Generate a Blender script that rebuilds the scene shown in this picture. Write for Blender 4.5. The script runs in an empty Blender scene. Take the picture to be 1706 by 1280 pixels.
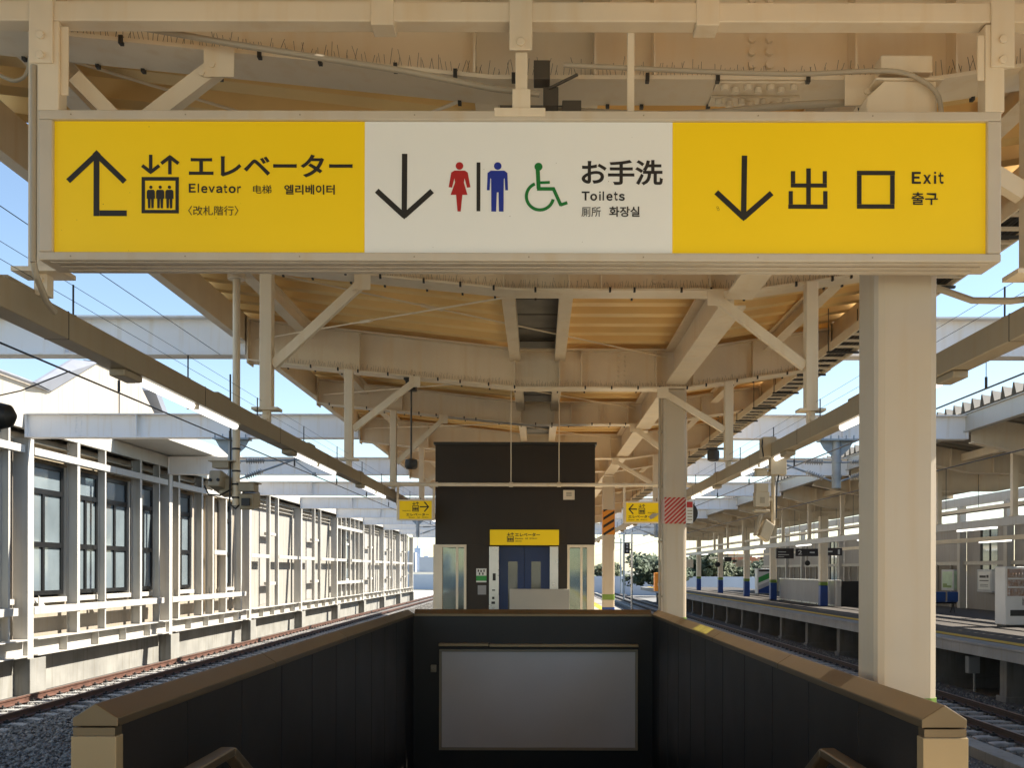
import bpy, bmesh, math, random
import numpy as np
from mathutils import Vector, Matrix

random.seed(7)
RNG = np.random.default_rng(7)
SC = bpy.context.scene
COL = SC.collection
R = math.radians

# ------------------------------------------------------------------ camera, sky, sun, exposure
EYE = 1.70
FPX = 1650.0                      # focal length in pixels of the 1706 px wide photograph
VPX, VPY = 897.0, 950.0           # where lines along the platform meet
cam = bpy.data.cameras.new('camera')
cam.sensor_width = 36.0
cam.sensor_fit = 'HORIZONTAL'
cam.lens = 36.0 * FPX / 1706.0
cam.shift_x = (853.0 - VPX) / 1706.0
cam.shift_y = (VPY - 640.0) / 1706.0
cam.clip_start = 0.05
cam.clip_end = 6000
camo = bpy.data.objects.new('camera', cam)
COL.objects.link(camo)
camo.location = (0, 0, EYE)
camo.rotation_euler = (R(90), R(-0.12), 0)
SC.camera = camo

SUN_EL, SUN_AZ = 45.5, 79.0       # azimuth measured from +Y towards +X
world = bpy.data.worlds.new('World')
SC.world = world
world.use_nodes = True
wn = world.node_tree
bg = wn.nodes['Background']
sky = wn.nodes.new('ShaderNodeTexSky')
sky.sky_type = 'NISHITA'
sky.sun_disc = False
sky.sun_elevation = R(SUN_EL)
sky.sun_rotation = R(SUN_AZ)
sky.air_density = 1.1
sky.dust_density = 0.25
sky.ozone_density = 1.2
wn.links.new(sky.outputs[0], bg.inputs[0])
bg.inputs[1].default_value = 0.075
sun = bpy.data.lights.new('sun', 'SUN')
sun.energy = 4.8
sun.angle = R(0.53)
sun.color = (1.0, 0.94, 0.84)
suno = bpy.data.objects.new('sun', sun)
COL.objects.link(suno)
sdir = Vector((math.cos(R(SUN_EL)) * math.sin(R(SUN_AZ)), math.cos(R(SUN_EL)) * math.cos(R(SUN_AZ)), math.sin(R(SUN_EL))))
suno.rotation_euler = (-sdir).to_track_quat('-Z', 'Y').to_euler()
suno.location = (30, 15, 40)
SC.view_settings.view_transform = 'Standard'
SC.view_settings.look = 'None'
SC.view_settings.exposure = 1.58
SC.view_settings.gamma = 1.0
SC.render.engine = 'CYCLES'
SC.cycles.max_bounces = 10
SC.cycles.diffuse_bounces = 7
SC.cycles.sample_clamp_indirect = 6

# ------------------------------------------------------------------ helpers
def Z(h):                          # height above the eye -> world z
    return EYE + h

class MB:
    def __init__(self):
        self.v = []; self.f = []
    def add(self, vs, fs):
        o = len(self.v)
        self.v += [tuple(p) for p in vs]
        self.f += [tuple(i + o for i in f) for f in fs]
        return self
    def box(self, x0, x1, y0, y1, z0, z1):
        vs = [(x, y, z) for z in (z0, z1) for y in (y0, y1) for x in (x0, x1)]
        return self.add(vs, [(0, 2, 3, 1), (4, 5, 7, 6), (0, 1, 5, 4), (2, 6, 7, 3), (0, 4, 6, 2), (1, 3, 7, 5)])
    def bar(self, p, q, w, h, up=(0, 0, 1)):
        p = Vector(p); q = Vector(q); d = (q - p).normalized(); up = Vector(up)
        s = d.cross(up)
        if s.length < 1e-5: s = d.cross(Vector((0, 1, 0)))
        s.normalize(); u = s.cross(d).normalized()
        vs = []
        for c in (p, q):
            for a, b in ((-1, -1), (1, -1), (1, 1), (-1, 1)):
                vs.append(c + s * (a * w / 2) + u * (b * h / 2))
        return self.add(vs, [(0, 1, 2, 3), (7, 6, 5, 4), (0, 4, 5, 1), (1, 5, 6, 2), (2, 6, 7, 3), (3, 7, 4, 0)])
    def cyl(self, p, q, r, n=12, r2=None):
        p = Vector(p); q = Vector(q); r2 = r if r2 is None else r2
        d = (q - p).normalized()
        s = d.cross(Vector((0, 0, 1)))
        if s.length < 1e-4: s = Vector((1, 0, 0))
        s.normalize(); u = s.cross(d)
        vs = []
        for c, rr in ((p, r), (q, r2)):
            for i in range(n):
                a = 2 * math.pi * i / n
                vs.append(c + s * (rr * math.cos(a)) + u * (rr * math.sin(a)))
        fs = [(i, (i + 1) % n, n + (i + 1) % n, n + i) for i in range(n)]
        fs += [tuple(range(n - 1, -1, -1)), tuple(range(n, 2 * n))]
        return self.add(vs, fs)
    def tube(self, pts, r, n=8):
        pts = [Vector(p) for p in pts]
        vs = []; prev = None
        for i, p in enumerate(pts):
            d = (pts[min(i + 1, len(pts) - 1)] - pts[max(i - 1, 0)]).normalized()
            s = prev - d * prev.dot(d) if prev is not None else d.cross(Vector((0, 0, 1)))
            if s.length < 1e-4: s = d.cross(Vector((0, 1, 0)))
            s.normalize(); prev = s; u = s.cross(d)
            for k in range(n):
                a = 2 * math.pi * k / n
                vs.append(p + s * (r * math.cos(a)) + u * (r * math.sin(a)))
        fs = []
        for i in range(len(pts) - 1):
            for k in range(n):
                fs.append((i * n + k, i * n + (k + 1) % n, (i + 1) * n + (k + 1) % n, (i + 1) * n + k))
        m = len(pts) - 1
        fs += [tuple(range(n - 1, -1, -1)), tuple(range(m * n, m * n + n))]
        return self.add(vs, fs)
    def prism(self, poly, axis, a, b):
        def P(u, w, t):
            return {'x': (t, u, w), 'y': (u, t, w), 'z': (u, w, t)}[axis]
        n = len(poly)
        vs = [P(u, w, a) for u, w in poly] + [P(u, w, b) for u, w in poly]
        fs = [(i, (i + 1) % n, n + (i + 1) % n, n + i) for i in range(n)]
        fs += [tuple(range(n - 1, -1, -1)), tuple(range(n, 2 * n))]
        return self.add(vs, fs)
    def lathe(self, p, axis, prof, n=14):            # prof: (distance along axis, radius)
        p = Vector(p); d = Vector(axis).normalized()
        s = d.cross(Vector((0, 0, 1)))
        if s.length < 1e-4: s = Vector((1, 0, 0))
        s.normalize(); u = s.cross(d)
        vs = []
        for t, r in prof:
            for k in range(n):
                a = 2 * math.pi * k / n
                vs.append(p + d * t + s * (r * math.cos(a)) + u * (r * math.sin(a)))
        m = len(prof)
        fs = [(i * n + k, i * n + (k + 1) % n, (i + 1) * n + (k + 1) % n, (i + 1) * n + k) for i in range(m - 1) for k in range(n)]
        fs += [tuple(range(n - 1, -1, -1)), tuple(range((m - 1) * n, m * n))]
        return self.add(vs, fs)

def wloc(o):
    l = Vector((0, 0, 0))
    while o is not None:
        l = l + o.location; o = o.parent
    return l

def build(name, mb, mat, parent=None, bevel=0.0, smooth=False, base=None, recalc=True):
    off = wloc(parent) if parent is not None else Vector(base if base else (0, 0, 0))
    me = bpy.data.meshes.new(name)
    me.from_pydata([(x - off.x, y - off.y, z - off.z) for x, y, z in mb.v], [], mb.f)
    if recalc and len(mb.f) < 60000:
        bm = bmesh.new(); bm.from_mesh(me)
        bmesh.ops.recalc_face_normals(bm, faces=bm.faces)
        bm.to_mesh(me); bm.free()
    me.materials.append(mat)
    if smooth:
        me.polygons.foreach_set('use_smooth', [True] * len(me.polygons))
        try: me.set_sharp_from_angle(angle=R(40))
        except Exception: pass
    me.update()
    o = bpy.data.objects.new(name, me); COL.objects.link(o)
    if parent is not None: o.parent = parent
    else: o.location = off
    if bevel > 0:
        b = o.modifiers.new('bevel', 'BEVEL'); b.width = bevel; b.segments = 2
        b.limit_method = 'ANGLE'; b.angle_limit = R(40)
    return o

def tag(o, label, cat, group=None):
    o['label'] = label; o['category'] = cat
    if group: o['group'] = group
    return o

def thing(name, label, cat, loc, group=None):
    o = bpy.data.objects.new(name, None); COL.objects.link(o)
    o.empty_display_size = 0.1
    o.location = loc
    return tag(o, label, cat, group)

def solo(name, mb, mat, label, cat, group=None, bevel=0.0, smooth=False):
    xs = [p[0] for p in mb.v]; ys = [p[1] for p in mb.v]; zs = [p[2] for p in mb.v]
    base = ((min(xs) + max(xs)) / 2, (min(ys) + max(ys)) / 2, min(zs))
    o = build(name, mb, mat, None, bevel, smooth, base)
    return tag(o, label, cat, group)

def structure(name, mb, mat, bevel=0.0):
    o = build(name, mb, mat, None, bevel)
    o['kind'] = 'structure'
    return o

def copy_tree(o, parent=None, loc=None, label=None):
    c = o.copy(); COL.objects.link(c)
    if parent is not None:
        c.parent = parent
    if loc is not None: c.location = loc
    if label: c['label'] = label
    for ch in list(o.children): copy_tree(ch, c)
    return c

ORD = ['first', 'second', 'third', 'fourth', 'fifth', 'sixth', 'seventh', 'eighth', 'ninth', 'tenth',
       'eleventh', 'twelfth', 'thirteenth', 'fourteenth', 'fifteenth', 'sixteenth', 'seventeenth', 'eighteenth',
       'nineteenth', 'twentieth']

# ------------------------------------------------------------------ materials
def lin(r, g, b):
    f = lambda c: (c / 255 / 12.92) if c / 255 <= 0.04045 else ((c / 255 + 0.055) / 1.055) ** 2.4
    return (f(r), f(g), f(b))

def M(name, col, rough=0.5, metal=0.0, var=0.12, scale=2.5, streak=0.0, bump=0.0, bscale=60.0, spec=0.5, speck=0.0, tint=None):
    m = bpy.data.materials.new(name); m.use_nodes = True
    nt = m.node_tree; L = nt.links
    p = nt.nodes['Principled BSDF']
    p.inputs['Roughness'].default_value = rough
    p.inputs['Metallic'].default_value = metal
    p.inputs['Specular IOR Level'].default_value = spec
    tc = nt.nodes.new('ShaderNodeTexCoord')
    def noise(sc, detail, mapping=None):
        n = nt.nodes.new('ShaderNodeTexNoise'); n.inputs['Scale'].default_value = sc; n.inputs['Detail'].default_value = detail
        if mapping:
            mp = nt.nodes.new('ShaderNodeMapping'); mp.inputs['Scale'].default_value = mapping
            L.new(tc.outputs['Object'], mp.inputs[0]); L.new(mp.outputs[0], n.inputs['Vector'])
        else: L.new(tc.outputs['Object'], n.inputs['Vector'])
        return n
    def ramp(src, lo, hi):
        r = nt.nodes.new('ShaderNodeMapRange'); r.inputs[1].default_value = lo; r.inputs[2].default_value = hi
        L.new(src, r.inputs[0]); return r.outputs[0]
    def mix(f, a, b):
        x = nt.nodes.new('ShaderNodeMix'); x.data_type = 'RGBA'
        if isinstance(f, float): x.inputs[0].default_value = f
        else: L.new(f, x.inputs[0])
        for i, c in ((6, a), (7, b)):
            if isinstance(c, tuple): x.inputs[i].default_value = (*c, 1)
            else: L.new(c, x.inputs[i])
        return x.outputs[2]
    dark = tuple(c * (1 - var) for c in col) if tint is None else tint
    light = tuple(min(1, c * (1 + var * 0.5)) for c in col)
    n1 = noise(scale, 6)
    c = mix(ramp(n1.outputs['Fac'], 0.3, 0.7), dark, light)
    if streak > 0:
        n2 = noise(1.0, 5, (9, 9, 0.7))
        c = mix(ramp(n2.outputs['Fac'], 0.52, 0.78), c, tuple(x * (1 - streak) * k for x, k in zip(col, (1, 0.93, 0.82))))
    if speck > 0:
        n3 = noise(bscale, 2)
        c = mix(ramp(n3.outputs['Fac'], 0.35, 0.65), c, tuple(x * (1 - speck) for x in col))
    L.new(c, p.inputs['Base Color'])
    rr = nt.nodes.new('ShaderNodeMapRange'); rr.inputs[3].default_value = max(0.02, rough - 0.08); rr.inputs[4].default_value = min(1, rough + 0.1)
    L.new(n1.outputs['Fac'], rr.inputs[0]); L.new(rr.outputs[0], p.inputs['Roughness'])
    if bump > 0:
        nb = noise(bscale, 4)
        b = nt.nodes.new('ShaderNodeBump'); b.inputs['Strength'].default_value = bump; b.inputs['Distance'].default_value = 0.02
        L.new(nb.outputs['Fac'], b.inputs['Height']); L.new(b.outputs[0], p.inputs['Normal'])
    return m

def emit(name, col, strength):
    m = bpy.data.materials.new(name); m.use_nodes = True
    p = m.node_tree.nodes['Principled BSDF']
    p.inputs['Base Color'].default_value = (0.8, 0.8, 0.8, 1)
    p.inputs['Emission Color'].default_value = (*col, 1)
    p.inputs['Emission Strength'].default_value = strength
    return m

def glass_mat(name, col, rough=0.06, metal=0.35):
    m = M(name, col, rough, metal, var=0.25, scale=0.8, spec=0.8)
    return m

creamcol = M('cream paint dimmed on columns', (0.54, 0.455, 0.34), 0.4, var=0.05, scale=1.2, streak=0.03)  # girder paint darkened to stand in for weaker light on column fronts
cream = M('cream paint on steel', (0.81, 0.70, 0.53), 0.42, var=0.10, scale=1.6, streak=0.07)  # lightened to stand in for bounce light missing under the girders
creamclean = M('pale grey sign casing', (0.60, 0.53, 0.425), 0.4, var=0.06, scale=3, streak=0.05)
white = M('white paint on steel', (0.46, 0.44, 0.395), 0.45, var=0.07, scale=1.2, streak=0.10)
portalw = M('pale blue white paint', (0.82, 0.79, 0.76), 0.45, var=0.07, scale=0.8, streak=0.10)
deckm = M('cream folded roof sheet', (0.86, 0.61, 0.26), 0.5, var=0.10, scale=1.2)
ductm = M('taupe duct steel', (0.33, 0.275, 0.19), 0.42, var=0.08, scale=2, streak=0.06)
gutterm = M('grey gutter lining', (0.16, 0.16, 0.15), 0.6, var=0.3, scale=3)
darkm = M('dark fittings', (0.035, 0.033, 0.03), 0.5, var=0.2)
blackm = M('black rubber', (0.012, 0.012, 0.012), 0.45, var=0.2)
yellow = M('yellow sign face', (0.82, 0.55, 0.010), 0.38, var=0.04, scale=1.0)
whitesign = M('white sign face', (0.80, 0.80, 0.75), 0.38, var=0.03, scale=1.0)
ink = M('black sign vinyl', (0.016, 0.014, 0.012), 0.5, var=0.1)
redv = M('red sign vinyl', (0.45, 0.012, 0.012), 0.5, var=0.1)
bluev = M('blue sign vinyl', (0.008, 0.03, 0.32), 0.5, var=0.1)
greenv = M('green sign vinyl', (0.005, 0.19, 0.03), 0.5, var=0.1)
panelm = M('dark brown wall panel', (0.0125, 0.0095, 0.0075), 0.42, var=0.3, scale=1.3, streak=0.2)
liftm = M('dark brown lift cladding', (0.024, 0.0145, 0.007), 0.5, var=0.25, scale=1.0, streak=0.2)
bronze = M('bronze coping metal', (0.20, 0.145, 0.085), 0.34, metal=0.75, var=0.14, scale=3)
bronzepost = M('bronze post cladding', (0.35, 0.255, 0.135), 0.4, metal=0.35, var=0.10, scale=2)
steel = M('brushed steel', (0.62, 0.60, 0.57), 0.28, metal=0.8, var=0.1, scale=6)
boardm = M('blank grey board', (0.62, 0.58, 0.54), 0.3, var=0.04, scale=1.5)
bluedoor = M('blue lift door', (0.008, 0.026, 0.105), 0.35, var=0.12)
glassm = glass_mat('window glass', (0.24, 0.29, 0.31))
doorglass = glass_mat('door glass', (0.12, 0.13, 0.12), 0.1, 0.2)
liftglass = glass_mat('lift glass', (0.20, 0.25, 0.23), 0.02, 0.0)
liftglass.node_tree.nodes['Principled BSDF'].inputs['Transmission Weight'].default_value = 0.9
liftglass.node_tree.nodes['Principled BSDF'].inputs['IOR'].default_value = 1.35
wframe = M('dark window frame', (0.006, 0.0065, 0.007), 0.4, var=0.15)
clad = M('beige wall tile', (0.32, 0.275, 0.215), 0.65, var=0.10, scale=0.9, streak=0.10)
panelw = M('pale wall panel', (0.325, 0.305, 0.265), 0.6, var=0.08, scale=0.7, streak=0.12)
gpanel = M('grey wall panel', (0.33, 0.31, 0.285), 0.6, var=0.12, scale=0.8, streak=0.15)
conc = M('concrete', (0.265, 0.255, 0.225), 0.8, var=0.25, scale=1.1, streak=0.35, bump=0.25, bscale=35)
concd = M('old concrete', (0.20, 0.195, 0.185), 0.85, var=0.3, scale=1.4, streak=0.3, bump=0.3, bscale=30)
sleeperm = M('concrete sleeper', (0.36, 0.345, 0.32), 0.85, var=0.28, scale=3, bump=0.3, bscale=50)
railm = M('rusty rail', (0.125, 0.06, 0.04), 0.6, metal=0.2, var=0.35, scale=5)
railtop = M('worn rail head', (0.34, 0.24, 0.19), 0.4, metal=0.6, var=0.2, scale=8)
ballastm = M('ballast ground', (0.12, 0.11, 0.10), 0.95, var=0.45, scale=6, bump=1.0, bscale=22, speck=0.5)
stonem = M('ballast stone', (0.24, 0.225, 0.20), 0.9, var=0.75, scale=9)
railshade = M('rail darkened for shade', (0.055, 0.032, 0.024), 0.6, metal=0.2, var=0.3, scale=5)  # rail colour darkened to imitate the shade on these tracks
sheetgrey = M('grey brown roof sheet', (0.26, 0.235, 0.195), 0.6, var=0.2, scale=2)  # grey brown sheet, darker than the cream one of the island canopy
groundm = M('ground', (0.20, 0.20, 0.17), 0.95, var=0.4, scale=0.05)
platown = M('platform paving lightened for bounce', (0.48, 0.395, 0.28), 0.75, var=0.15, scale=0.8)  # unseen paving lightened to bounce warm light up under the canopy
platm = M('platform asphalt', (0.062, 0.05, 0.038), 0.8, var=0.25, scale=0.8, bump=0.2, bscale=90)
platedge = M('platform edge concrete', (0.27, 0.265, 0.255), 0.75, var=0.2, scale=1.2, streak=0.15)
tactile = M('yellow tactile paving', (0.62, 0.40, 0.03), 0.7, var=0.2, scale=4)
greenb = M('green column band', (0.16, 0.25, 0.035), 0.45, var=0.1)
blueb = M('blue column band', (0.010, 0.048, 0.23), 0.4, var=0.12)
orange = M('orange paint', (0.70, 0.26, 0.02), 0.45, var=0.12)
steelblue = M('galvanised steel', (0.30, 0.35, 0.39), 0.45, metal=0.4, var=0.2, scale=4)
insul = M('grey porcelain', (0.36, 0.36, 0.34), 0.3, var=0.1)
lampm = emit('lit tube', (1.0, 0.97, 0.88), 0.75)
signdark = M('dark departure sign', (0.022, 0.014, 0.016), 0.35, var=0.15)
posterg = M('pale green poster', (0.45, 0.58, 0.40), 0.5, var=0.15, scale=3)
greyv = M('grey vending panel', (0.45, 0.46, 0.47), 0.35, var=0.1)
goods = M('vending display', (0.22, 0.12, 0.07), 0.25, var=0.75, scale=9, tint=(0.5, 0.46, 0.44))
chairblue = M('blue seat plastic', (0.02, 0.07, 0.24), 0.4, var=0.1)
barrierm = M('noise barrier panel', (0.56, 0.60, 0.68), 0.6, var=0.06, scale=0.3)
bark = M('bark', (0.06, 0.045, 0.03), 0.9, var=0.3)
leafm = M('dark leaves', (0.075, 0.10, 0.055), 0.7, var=0.5, scale=0.6)
leafm2 = M('olive leaves', (0.11, 0.125, 0.06), 0.7, var=0.5, scale=0.6)
hazeblue = M('haze tinted building', (0.42, 0.50, 0.62), 0.8, var=0.12, scale=0.02)  # blue distance haze put into the tower colour
citypale = M('pale haze tinted building', (0.55, 0.57, 0.62), 0.8, var=0.12, scale=0.02)  # pale haze tone put into these walls as well
rooforange = M('terracotta roof', (0.42, 0.17, 0.09), 0.8, var=0.15)
hosem = M('beige conduit', (0.42, 0.36, 0.27), 0.5, var=0.1)
redlabel = M('red label', (0.50, 0.03, 0.025), 0.5, var=0.1)
greennote = M('green notice', (0.04, 0.30, 0.06), 0.5, var=0.1)
paper = M('white paper', (0.72, 0.72, 0.68), 0.6, var=0.05)
vanwhite = M('white enamel', (0.70, 0.70, 0.68), 0.35, var=0.06)

def backlit(m, col, strength):      # the big sign is a light box: its faces glow faintly
    p = m.node_tree.nodes['Principled BSDF']
    p.inputs['Emission Color'].default_value = (*col, 1); p.inputs['Emission Strength'].default_value = strength
    p.inputs['Specular IOR Level'].default_value = 0.3
backlit(yellow, (0.82, 0.55, 0.003), 0.06)
backlit(whitesign, (0.80, 0.77, 0.66), 0.03)

# ------------------------------------------------------------------ flat sign graphics
class Flat:
    """Vinyl cut-outs on a vertical face that looks towards -y; pixel coordinates of the sign artwork are scaled by d/FPX."""
    def __init__(self, d, lift=0.002, sgn=1):
        self.d = d; self.k = 0; self.mb = MB(); self.lift = lift
    def P(self, px, py):
        return ((px - VPX) * self.d / FPX, EYE + (VPY - py) * self.d / FPX)
    def y(self):
        self.k += 1
        return self.d - self.lift - 0.00012 * self.k
    def poly(self, pts):
        y = self.y()
        v = [self.P(*p) for p in pts]
        self.mb.add([(x, y, z) for x, z in v], [tuple(range(len(v)))])
        return self
    def rect(self, x0, y0, x1, y1):
        return self.poly([(x0, y0), (x1, y0), (x1, y1), (x0, y1)])
    def line(self, a, b, w, ext=0.0):
        ax, ay = a; bx, by = b
        L = math.hypot(bx - ax, by - ay); ux, uy = (bx - ax) / L, (by - ay) / L
        ax -= ux * ext; ay -= uy * ext; bx += ux * ext; by += uy * ext
        nx, ny = -uy * w / 2, ux * w / 2
        return self.poly([(ax + nx, ay + ny), (bx + nx, by + ny), (bx - nx, by - ny), (ax - nx, ay - ny)])
    def disc(self, c, r, n=24):
        return self.poly([(c[0] + r * math.cos(2 * math.pi * i / n), c[1] + r * math.sin(2 * math.pi * i / n)) for i in range(n)])
    def arc(self, c, r, w, a0, a1, n=28):
        y = self.y(); vs = []; fs = []
        for i in range(n + 1):
            a = R(a0 + (a1 - a0) * i / n)
            for rr in (r - w / 2, r + w / 2):
                x, z = self.P(c[0] + rr * math.cos(a), c[1] - rr * math.sin(a)); vs.append((x, y, z))
        for i in range(n): fs.append((2 * i, 2 * i + 1, 2 * i + 3, 2 * i + 2))
        self.mb.add(vs, fs); return self
    def arrow(self, tail, tip, arm, w):
        tx, ty = tip; ax, ay = tail
        L = math.hypot(tx - ax, ty - ay); ux, uy = (tx - ax) / L, (ty - ay) / L
        s = 0.72
        self.line(tail, (tx - ux * w * 0.75, ty - uy * w * 0.75), w)
        n = (-uy, ux)
        for k in (-1, 1):
            e = (tx - ux * arm * s + n[0] * k * arm * 0.70, ty - uy * arm * s + n[1] * k * arm * 0.70)
            self.line(e, (tx - ux * w * 0.62, ty - uy * w * 0.62), w)
        self.poly([(tx, ty), (tx - ux * w * 0.95 + n[0] * w * 0.95, ty - uy * w * 0.95 + n[1] * w * 0.95),
                   (tx - ux * w * 1.9, ty - uy * w * 1.9), (tx - ux * w * 0.95 - n[0] * w * 0.95, ty - uy * w * 0.95 - n[1] * w * 0.95)])
        return self
    def text(self, s, x0, y0, x1, y1, bold=0.0):
        cu = bpy.data.curves.new('lettering', 'FONT'); cu.body = s; cu.size = 1.0; cu.offset = bold
        cu.resolution_u = 4
        o = bpy.data.objects.new('lettering', cu); COL.objects.link(o)
        dg = bpy.context.evaluated_depsgraph_get(); dg.update()
        me = bpy.data.meshes.new_from_object(o.evaluated_get(dg))
        co = [tuple(v.co) for v in me.vertices]; fs = [tuple(p.vertices) for p in me.polygons]
        bpy.data.objects.remove(o); bpy.data.curves.remove(cu); bpy.data.meshes.remove(me)
        if not co: return self
        xa = min(c[0] for c in co); xb = max(c[0] for c in co); ya = min(c[1] for c in co); yb = max(c[1] for c in co)
        y = self.y(); vs = []
        for cx, cy, _ in co:
            px = x0 + (cx - xa) / (xb - xa) * (x1 - x0); py = y1 - (cy - ya) / max(1e-6, yb - ya) * (y1 - y0)
            X, zz = self.P(px, py); vs.append((X, y, zz))
        self.mb.add(vs, fs); return self
    def glyphs(self, items, bold=0.034):      # sans letters (the wide forms) fitted one by one
        for ch, x0, y0, x1, y1 in items:
            if ch == 'l': self.rect(x0, y0, x1, y1)
            elif ch == 'i':
                h = y1 - y0
                self.rect(x0, y0, x1, y0 + h * 0.16); self.rect(x0, y0 + h * 0.29, x1, y1)
            else: self.text(chr(ord(ch) + 0xFEE0), x0, y0, x1, y1, bold)
        return self
    def done(self, name, mat, parent):
        return build(name, self.mb, mat, parent)

def lift_symbol(fl, x0, y0, x1, y1):
    """arrows above a framed cabin with three passengers, fitted to the given box"""
    def T(u, v): return (x0 + (u - 950) / 408 * (x1 - x0), y0 + (v - 257) / 641 * (y1 - y0))
    k = (x1 - x0) / 408
    for a in ((950, 500, 1358, 540), (950, 860, 1358, 898), (950, 540, 988, 860), (1320, 540, 1358, 860)):
        p = T(a[0], a[1]); q = T(a[2], a[3]); fl.rect(*p, *q)
    for cx in (1052, 1154, 1255):
        fl.disc(T(cx, 612), 18 * k, 14)
        pts = [(-30, 640), (30, 640), (44, 656), (46, 738), (34, 738), (31, 843), (6, 843), (2, 742), (-2, 742), (-6, 843), (-31, 843), (-34, 738), (-46, 738), (-44, 656)]
        fl.poly([T(cx + a, b) for a, b in pts])
    fl.arrow(T(1050, 257), T(1050, 472), 134 * k, 38 * k)
    fl.arrow(T(1260, 472), T(1260, 258), 134 * k, 38 * k)

# ------------------------------------------------------------------ ground, tracks, platforms
XL, XR = -3.5, 3.5                # edges of our platform
XO0, XO1 = 10.3, 19.6               # opposite platform
SW0, SW1, SY0, SY1 = -1.95, 1.90, 3.98, 13.95   # outline of the stair opening
def sheet_with_hole(z, x0, x1, y0, y1):
    m = MB()
    for a, b, c, d in ((x0, SW0, y0, y1), (SW1, x1, y0, y1), (SW0, SW1, y0, SY0), (SW0, SW1, SY1, y1)):
        m.add([(a, c, z), (b, c, z), (b, d, z), (a, d, z)], [(0, 1, 2, 3)])
    return m
structure('ground', sheet_with_hole(-1.60, -4000, 4000, -4000, 5000), groundm)
bed = MB()
for a, b in ((-12.6, XL - 0.02), (XR + 0.02, 10.9)):
    bed.box(a, b, -12, 230, -1.59, -1.33)
structure('track_bed', bed, ballastm)
bed2 = MB(); bed2.box(10.95, 19.5, -12, 130, -1.585, -1.5)
structure('ground_under_platform', bed2, concd)

pl = MB()
for a, b, c, d in ((XL, SW0, -10, 92), (SW1, XR, -10, 92), (SW0, SW1, -10, SY0), (SW0, SW1, SY1, 92)):
    pl.box(a, b, c, d, -0.32, 0.0)
structure('platform_floor', pl, platown)
for s, xe in ((-1, XL), (1, XR)):
    e = MB(); e.box(min(xe, xe - s * 0.55), max(xe, xe - s * 0.55), -10, 92, 0.002, 0.012)
    e.box(min(xe, xe + s * 0.06), max(xe, xe + s * 0.06), -10, 92, -0.34, 0.01)
    structure('platform_edge', e, platedge)
    t = MB(); t.box(min(xe - s * 0.85, xe - s * 0.57), max(xe - s * 0.85, xe - s * 0.57), -10, 92, 0.002, 0.014)
    structure('tactile_strip', t, tactile)
    w = MB(); w.box(min(xe - s * 0.25, xe - s * 0.55), max(xe - s * 0.25, xe - s * 0.55), -10, 92, -1.6, -0.325)
    structure('platform_side', w, concd)

po = MB(); po.box(XO0 + 0.5, XO1, 4, 100, -0.30, -0.004)
structure('opposite_platform_floor', po, platm)
pe = MB(); pe.box(XO0, XO0 + 0.5, 4, 100, -0.05, 0.0); pe.box(XO0 + 0.02, XO0 + 0.5, 4, 100, -0.30, -0.06)
structure('opposite_platform_edge', pe, platedge)
pt = MB(); pt.box(XO0 + 0.62, XO0 + 0.92, 4, 100, -0.003, 0.008)
structure('opposite_tactile_strip', pt, tactile)

def track(label, xa, xb, y0, y1, sleepers, pitch=0.62, rail_mat=None):
    rail_mat = rail_mat or railm
    t = thing('railway_track', label, 'track', ((xa + xb) / 2, y0, -1.33), 'railway tracks')
    zt = -1.10
    for x in (xa, xb):
        prof = [(-0.062, 0), (0.062, 0), (0.062, 0.012), (0.012, 0.03), (0.010, 0.105), (0.033, 0.117), (0.033, 0.15), (-0.033, 0.15), (-0.033, 0.117), (-0.010, 0.105), (-0.012, 0.03), (-0.062, 0.012)]
        rl = MB().prism([(x + a, zt - 0.153 + b) for a, b in prof], 'y', y0, y1)
        ro = build('rail', rl, rail_mat, t)
        hd = MB().box(x - 0.026, x + 0.026, y0, y1, zt - 0.004, zt)
        build('rail_head', hd, railtop, ro)
    n = int((y1 - y0) / pitch)
    def sl(m, y):
        xc = (xa + xb) / 2
        m.prism([(xc - 1.0, -1.36), (xc + 1.0, -1.36), (xc + 1.0, -1.275), (xc + 0.86, -1.258), (xc - 0.86, -1.258), (xc - 1.0, -1.275)], 'y', y - 0.11, y + 0.11)
    def clip(m, y):
        for x in (xa, xb):
            for s in (-1, 1):
                m.box(x + s * 0.10 - 0.045, x + s * 0.10 + 0.045, y - 0.055, y + 0.055, -1.262, -1.215)
                m.cyl((x + s * 0.10, y, -1.22), (x + s * 0.10, y, -1.18), 0.022, 6)
    first = None; rest = MB(); clips = MB()
    k = 0
    for i in range(n):
        y = y0 + (i + 0.5) * pitch
        if y < 130: clip(clips, y)
        if y > 9 and k < sleepers:
            if first is None:
                m = MB(); sl(m, y); first = build('sleeper', m, sleeperm, t, bevel=0.015); fy = y
            else:
                c = first.copy(); COL.objects.link(c); c.parent = t; c.location = (0, y - fy, random.uniform(-0.012, 0.006)); c.rotation_euler = (0, 0, 0)
            k += 1
        elif y < 9 or y > 9 + sleepers * pitch: sl(rest, y)
    if rest.v:
        o = build('sleepers', rest, sleeperm, t); o['kind'] = 'stuff'
    o = build('rail_clips', clips, darkm, t); o['kind'] = 'stuff'
    return t
track('far sunlit rusty track at the foot of the white wall', -11.36, -10.27, -8, 200, 90)
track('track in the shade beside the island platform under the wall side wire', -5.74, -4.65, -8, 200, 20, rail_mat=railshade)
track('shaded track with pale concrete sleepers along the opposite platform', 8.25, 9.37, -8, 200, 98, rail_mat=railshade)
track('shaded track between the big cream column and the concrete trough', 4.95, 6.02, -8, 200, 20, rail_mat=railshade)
tr = MB(); tr.box(7.05, 7.42, -8, 150, -1.40, -1.16)
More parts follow.
